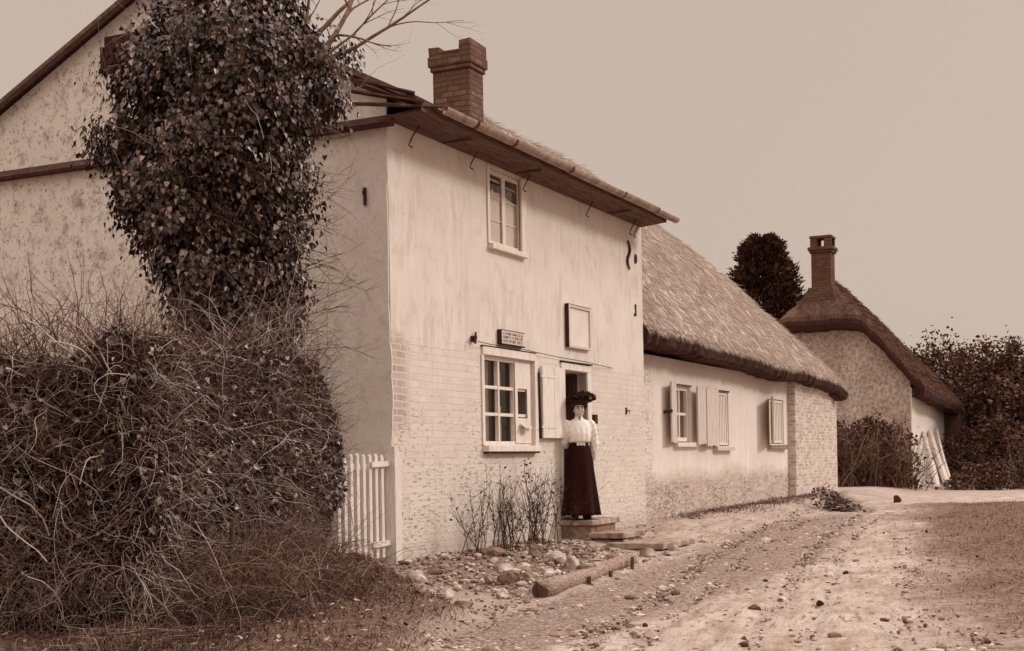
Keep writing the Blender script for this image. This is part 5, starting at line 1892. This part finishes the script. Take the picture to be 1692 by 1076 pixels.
def hand(mb, wrist, dirv, palmn, curl, flip):
    w_ = np.array(wrist, float)
    d = np.array(dirv, float); d /= np.linalg.norm(d)
    nrm = np.array(palmn, float); nrm -= d * (nrm @ d); nrm /= np.linalg.norm(nrm)
    s = np.cross(d, nrm) * flip
    rot = np.stack([s, nrm, d], 1)
    mb.ball(w_ + d * .045, (.036, .016, .052), rot=rot)
    for k, (off, L) in enumerate(((-.027, .066), (-.009, .076), (.009, .070), (.026, .055))):
        p = w_ + d * .082 + s * off
        pts = [p - d * .02, p]
        dd = d.copy()
        for j in range(3):
            dd = dd + nrm * curl * (.35 + .12 * k)
            dd /= np.linalg.norm(dd)
            pts.append(pts[-1] + dd * L / 3)
        limb_tube(mb, pts, [.0095, .0095, .009, .0085, .0075], 8)
    p = w_ + d * .025 - s * .03
    limb_tube(mb, [p, p + (d * .6 - s * .8) * .028 + nrm * .006, p + (d * .85 - s * .45) * .055 + nrm * .014], [.011, .010, .008], 8)


hand(body, WRl, (-.12, .0, -1), (-1, .1, 0), .5, 1)
hand(body, WRr, (.9, .25, -.25), (0, -.3, 1), .35, 1)
me = remeshed(body, .0062, 4)
mesh_obj('body', me, 'skin', WO)
for s in (-1, 1):
    e = MB().ball(hc + (s * .031, -.079, .012), (.0135, .008, .007), seg=12, ring=8).build('eye', 'eye', WO, smooth=True)
    MB().tube([hc + (s * .012, -.094, .028), hc + (s * .033, -.093, .035), hc + (s * .055, -.080, .027)], [.004, .005, .003], 6).build('eyebrow', 'hair', WO, smooth=True)
MB().ball(hc + (0, -.0925, -.066), (.017, .003, .0045)).build('mouth', 'eye', WO, smooth=True)
# hair: full pompadour under the hat
hm = MB()
hm.ball(hc + (0, .035, .045), (.096, .098, .085), seg=20, ring=12)
for k, ang in enumerate(np.linspace(R(200), R(340), 9)):
    hm.ball(hc + (.092 * math.cos(ang), .02 + .085 * math.sin(ang) * .95, .080), (.040, .036, .034))
for s in (-1, 1):
    hm.ball(hc + (s * .088, .0, .045), (.036, .055, .052)).ball(hc + (s * .078, .04, .0), (.032, .05, .05))
hm.ball(hc + (0, .10, .02), (.05, .045, .05))
mesh_obj('hair', remeshed(hm, .009, 3), 'hair', WO)

# blouse
bl = MB()
bl.rings([(1.045, 0, -.005, .128, .100), (1.06, 0, -.018, .150, .128), (1.10, 0, -.022, .158, .130), (1.17, 0, -.020, .166, .132), (1.25, 0, -.008, .176, .118), (1.31, 0, 0, .172, .098), (1.352, 0, .005, .118, .076), (1.375, 0, .008, .064, .060)], 24)
bl.rings([(1.35, 0, .008, .064, .062), (1.38, 0, .004, .058, .057), (1.408, 0, .002, .058, .057)], 20)
for (S, E_, Wr) in ((SHr, ELr, WRr), (SHl, ELl, WRl)):
    p = sp([S, E_, Wr], 11)[:-1]
    limb_tube(bl, p, np.interp(np.linspace(0, 1, len(p)), [0, .15, .35, .55, .75, .9, 1], [.064, .072, .062, .068, .066, .052, .034]), 14)
me = remeshed(bl, .0085, 3)
v = np.array([q.co[:] for q in me.vertices])
wr = .0022 * (np.sin(v[:, 2] * 47 + 30 * v[:, 1] + 5 * np.sin(v[:, 0] * 31)) + np.sin(v[:, 2] * 83 - 40 * v[:, 0] + 2)) * (np.abs(v[:, 0]) > .13) + .004 * np.sin(v[:, 0] * 85) * (np.abs(v[:, 0]) < .13) * (v[:, 2] < 1.25)
nrm = np.array([q.normal[:] for q in me.vertices])
v += nrm * wr[:, None]
me.vertices.foreach_set('co', v.ravel())
mesh_obj('blouse', me, 'blouse', WO)
MB().ball((0, -.062, 1.385), (.010, .008, .012)).ball((0, -.070, 1.36), (.006, .006, .022)).build('brooch', 'eye', WO)
# skirt
sk = MB()
zs = np.linspace(.055, 1.055, 26)
rx = np.interp(zs, [.055, .3, .6, .8, .93, 1.0, 1.055], [.262, .236, .204, .186, .165, .142, .122])
ry = np.interp(zs, [.055, .3, .6, .8, .93, 1.0, 1.055], [.25, .22, .185, .155, .130, .112, .096])
cx = np.interp(zs, [.055, .6, 1.05], [.012, .006, 0])
sk.rings([(z, c, .01, a, b) for z, c, a, b in zip(zs, cx, rx, ry)], 96, fold=.11, nf=8)
sk.build('skirt', 'skirt', WO, smooth=True)
MB().rings([(1.035, 0, -.002, .129, .103), (1.05, 0, -.002, .131, .106), (1.075, 0, -.002, .131, .107)], 28).build('belt', 'hair', WO, smooth=True)
mb = MB()
for k in range(5):
    mb.ball((-.045 + k * .0225, -.112 + .012 * abs(k - 2) / 2, 1.035 - .010 * (k % 2 == 0)), (.016, .008, .026))
mb.build('belt_lace', 'blouse', WO, smooth=True)
for s in (-1, 1):
    mb = MB()
    limb_tube(mb, [(s * .075, .03, .042), (s * .085, -.09, .036), (s * .092, -.15, .028)], [.042, .039, .029])
    mb.ball((s * .075, .05, .02), (.026, .026, .02))
    mesh_obj('shoe', remeshed(mb, .007, 2), 'shoe', WO)
# hat
ht = MB()
a = np.arange(40) * 2 * math.pi / 40
def brim(r, z, wav):
    return np.stack([.02 + r * 1.12 * np.cos(a), .03 + r * .95 * np.sin(a), z + wav * np.sin(2 * a + .5) + .10 * r * np.cos(a)], 1)
loops = [brim(.06, 1.590, 0), brim(.12, 1.585, .006), brim(.17, 1.590, .016), brim(.20, 1.604, .026), brim(.205, 1.616, .026), brim(.17, 1.612, .016), brim(.13, 1.612, .006), brim(.125, 1.65, .0), brim(.112, 1.69, 0), brim(.075, 1.712, 0), brim(.01, 1.716, 0)]
V = np.concatenate(loops)
ii = np.arange(40); jj = (ii + 1) % 40
f = np.concatenate([np.stack([k * 40 + ii, k * 40 + jj, (k + 1) * 40 + jj, (k + 1) * 40 + ii], -1) for k in range(len(loops) - 1)])
ht.addq(V, f)
hat = ht.build('hat', 'hat', WO, smooth=True)
hat.scale = (.86, .9, 1.0)
hat.location = (.002, .0, .0)
mb = MB()
rr = np.random.default_rng(5)
for k in range(34):
    an = rr.random() * 6.28
    r0 = rr.uniform(.05, .165)
    mb.ball((.03 + r0 * 1.1 * math.cos(an), .01 + r0 * .8 * math.sin(an), 1.70 - 1.6 * r0 * r0 + .03 * rr.random() + .14 * r0 * math.cos(an)), rr.uniform(.022, .045, 3) * np.array([1.2, 1, .7]))
for k in range(9):
    u = k / 8
    mb.ball((.10 + .16 * u, -.06 + .06 * u, 1.680 - .03 * u * u + .012 * math.sin(k * 2)), (.035, .04, .028))
me = remeshed(mb, .010, 1)
mesh_obj('hat_trim', me, 'hat', hat)
n = 700
an = rr.random(n) * 6.28; r0 = rr.uniform(.06, .21, n)
P = np.stack([.03 + r0 * 1.1 * np.cos(an), .01 + r0 * .85 * np.sin(an), 1.71 - 1.7 * r0 * r0 + .03 * rr.random(n) + .14 * r0 * np.cos(an)], 1)
s = rr.uniform(.015, .035, n)
MB().leaves(P, unit(n, rr), unit(n, rr) + np.array([.2, 0, .1]), s * 1.4, s * .6).build('plume', 'hat', hat)
mb = MB()
for (x, y, z) in ((.155, -.10, 1.662), (.178, -.085, 1.672), (.165, -.09, 1.645), (.19, -.07, 1.65)):
    mb.ball((x, y, z), (.014, .012, .012))
mb.build('hat_flower', 'flower', hat)

# countless twigs, leaves and strands: one part each, marked as a mass
for o in bpy.data.objects:
    if o.parent is not None and o.name.split('.')[0] in ('canes', 'brambles', 'dark_stems', 'sprigs', 'tall_twigs', 'climbing_stems', 'ivy_stem', 'bare_twigs', 'twigs', 'sticks', 'dead_leaves'):
        o['kind'] = 'stuff'
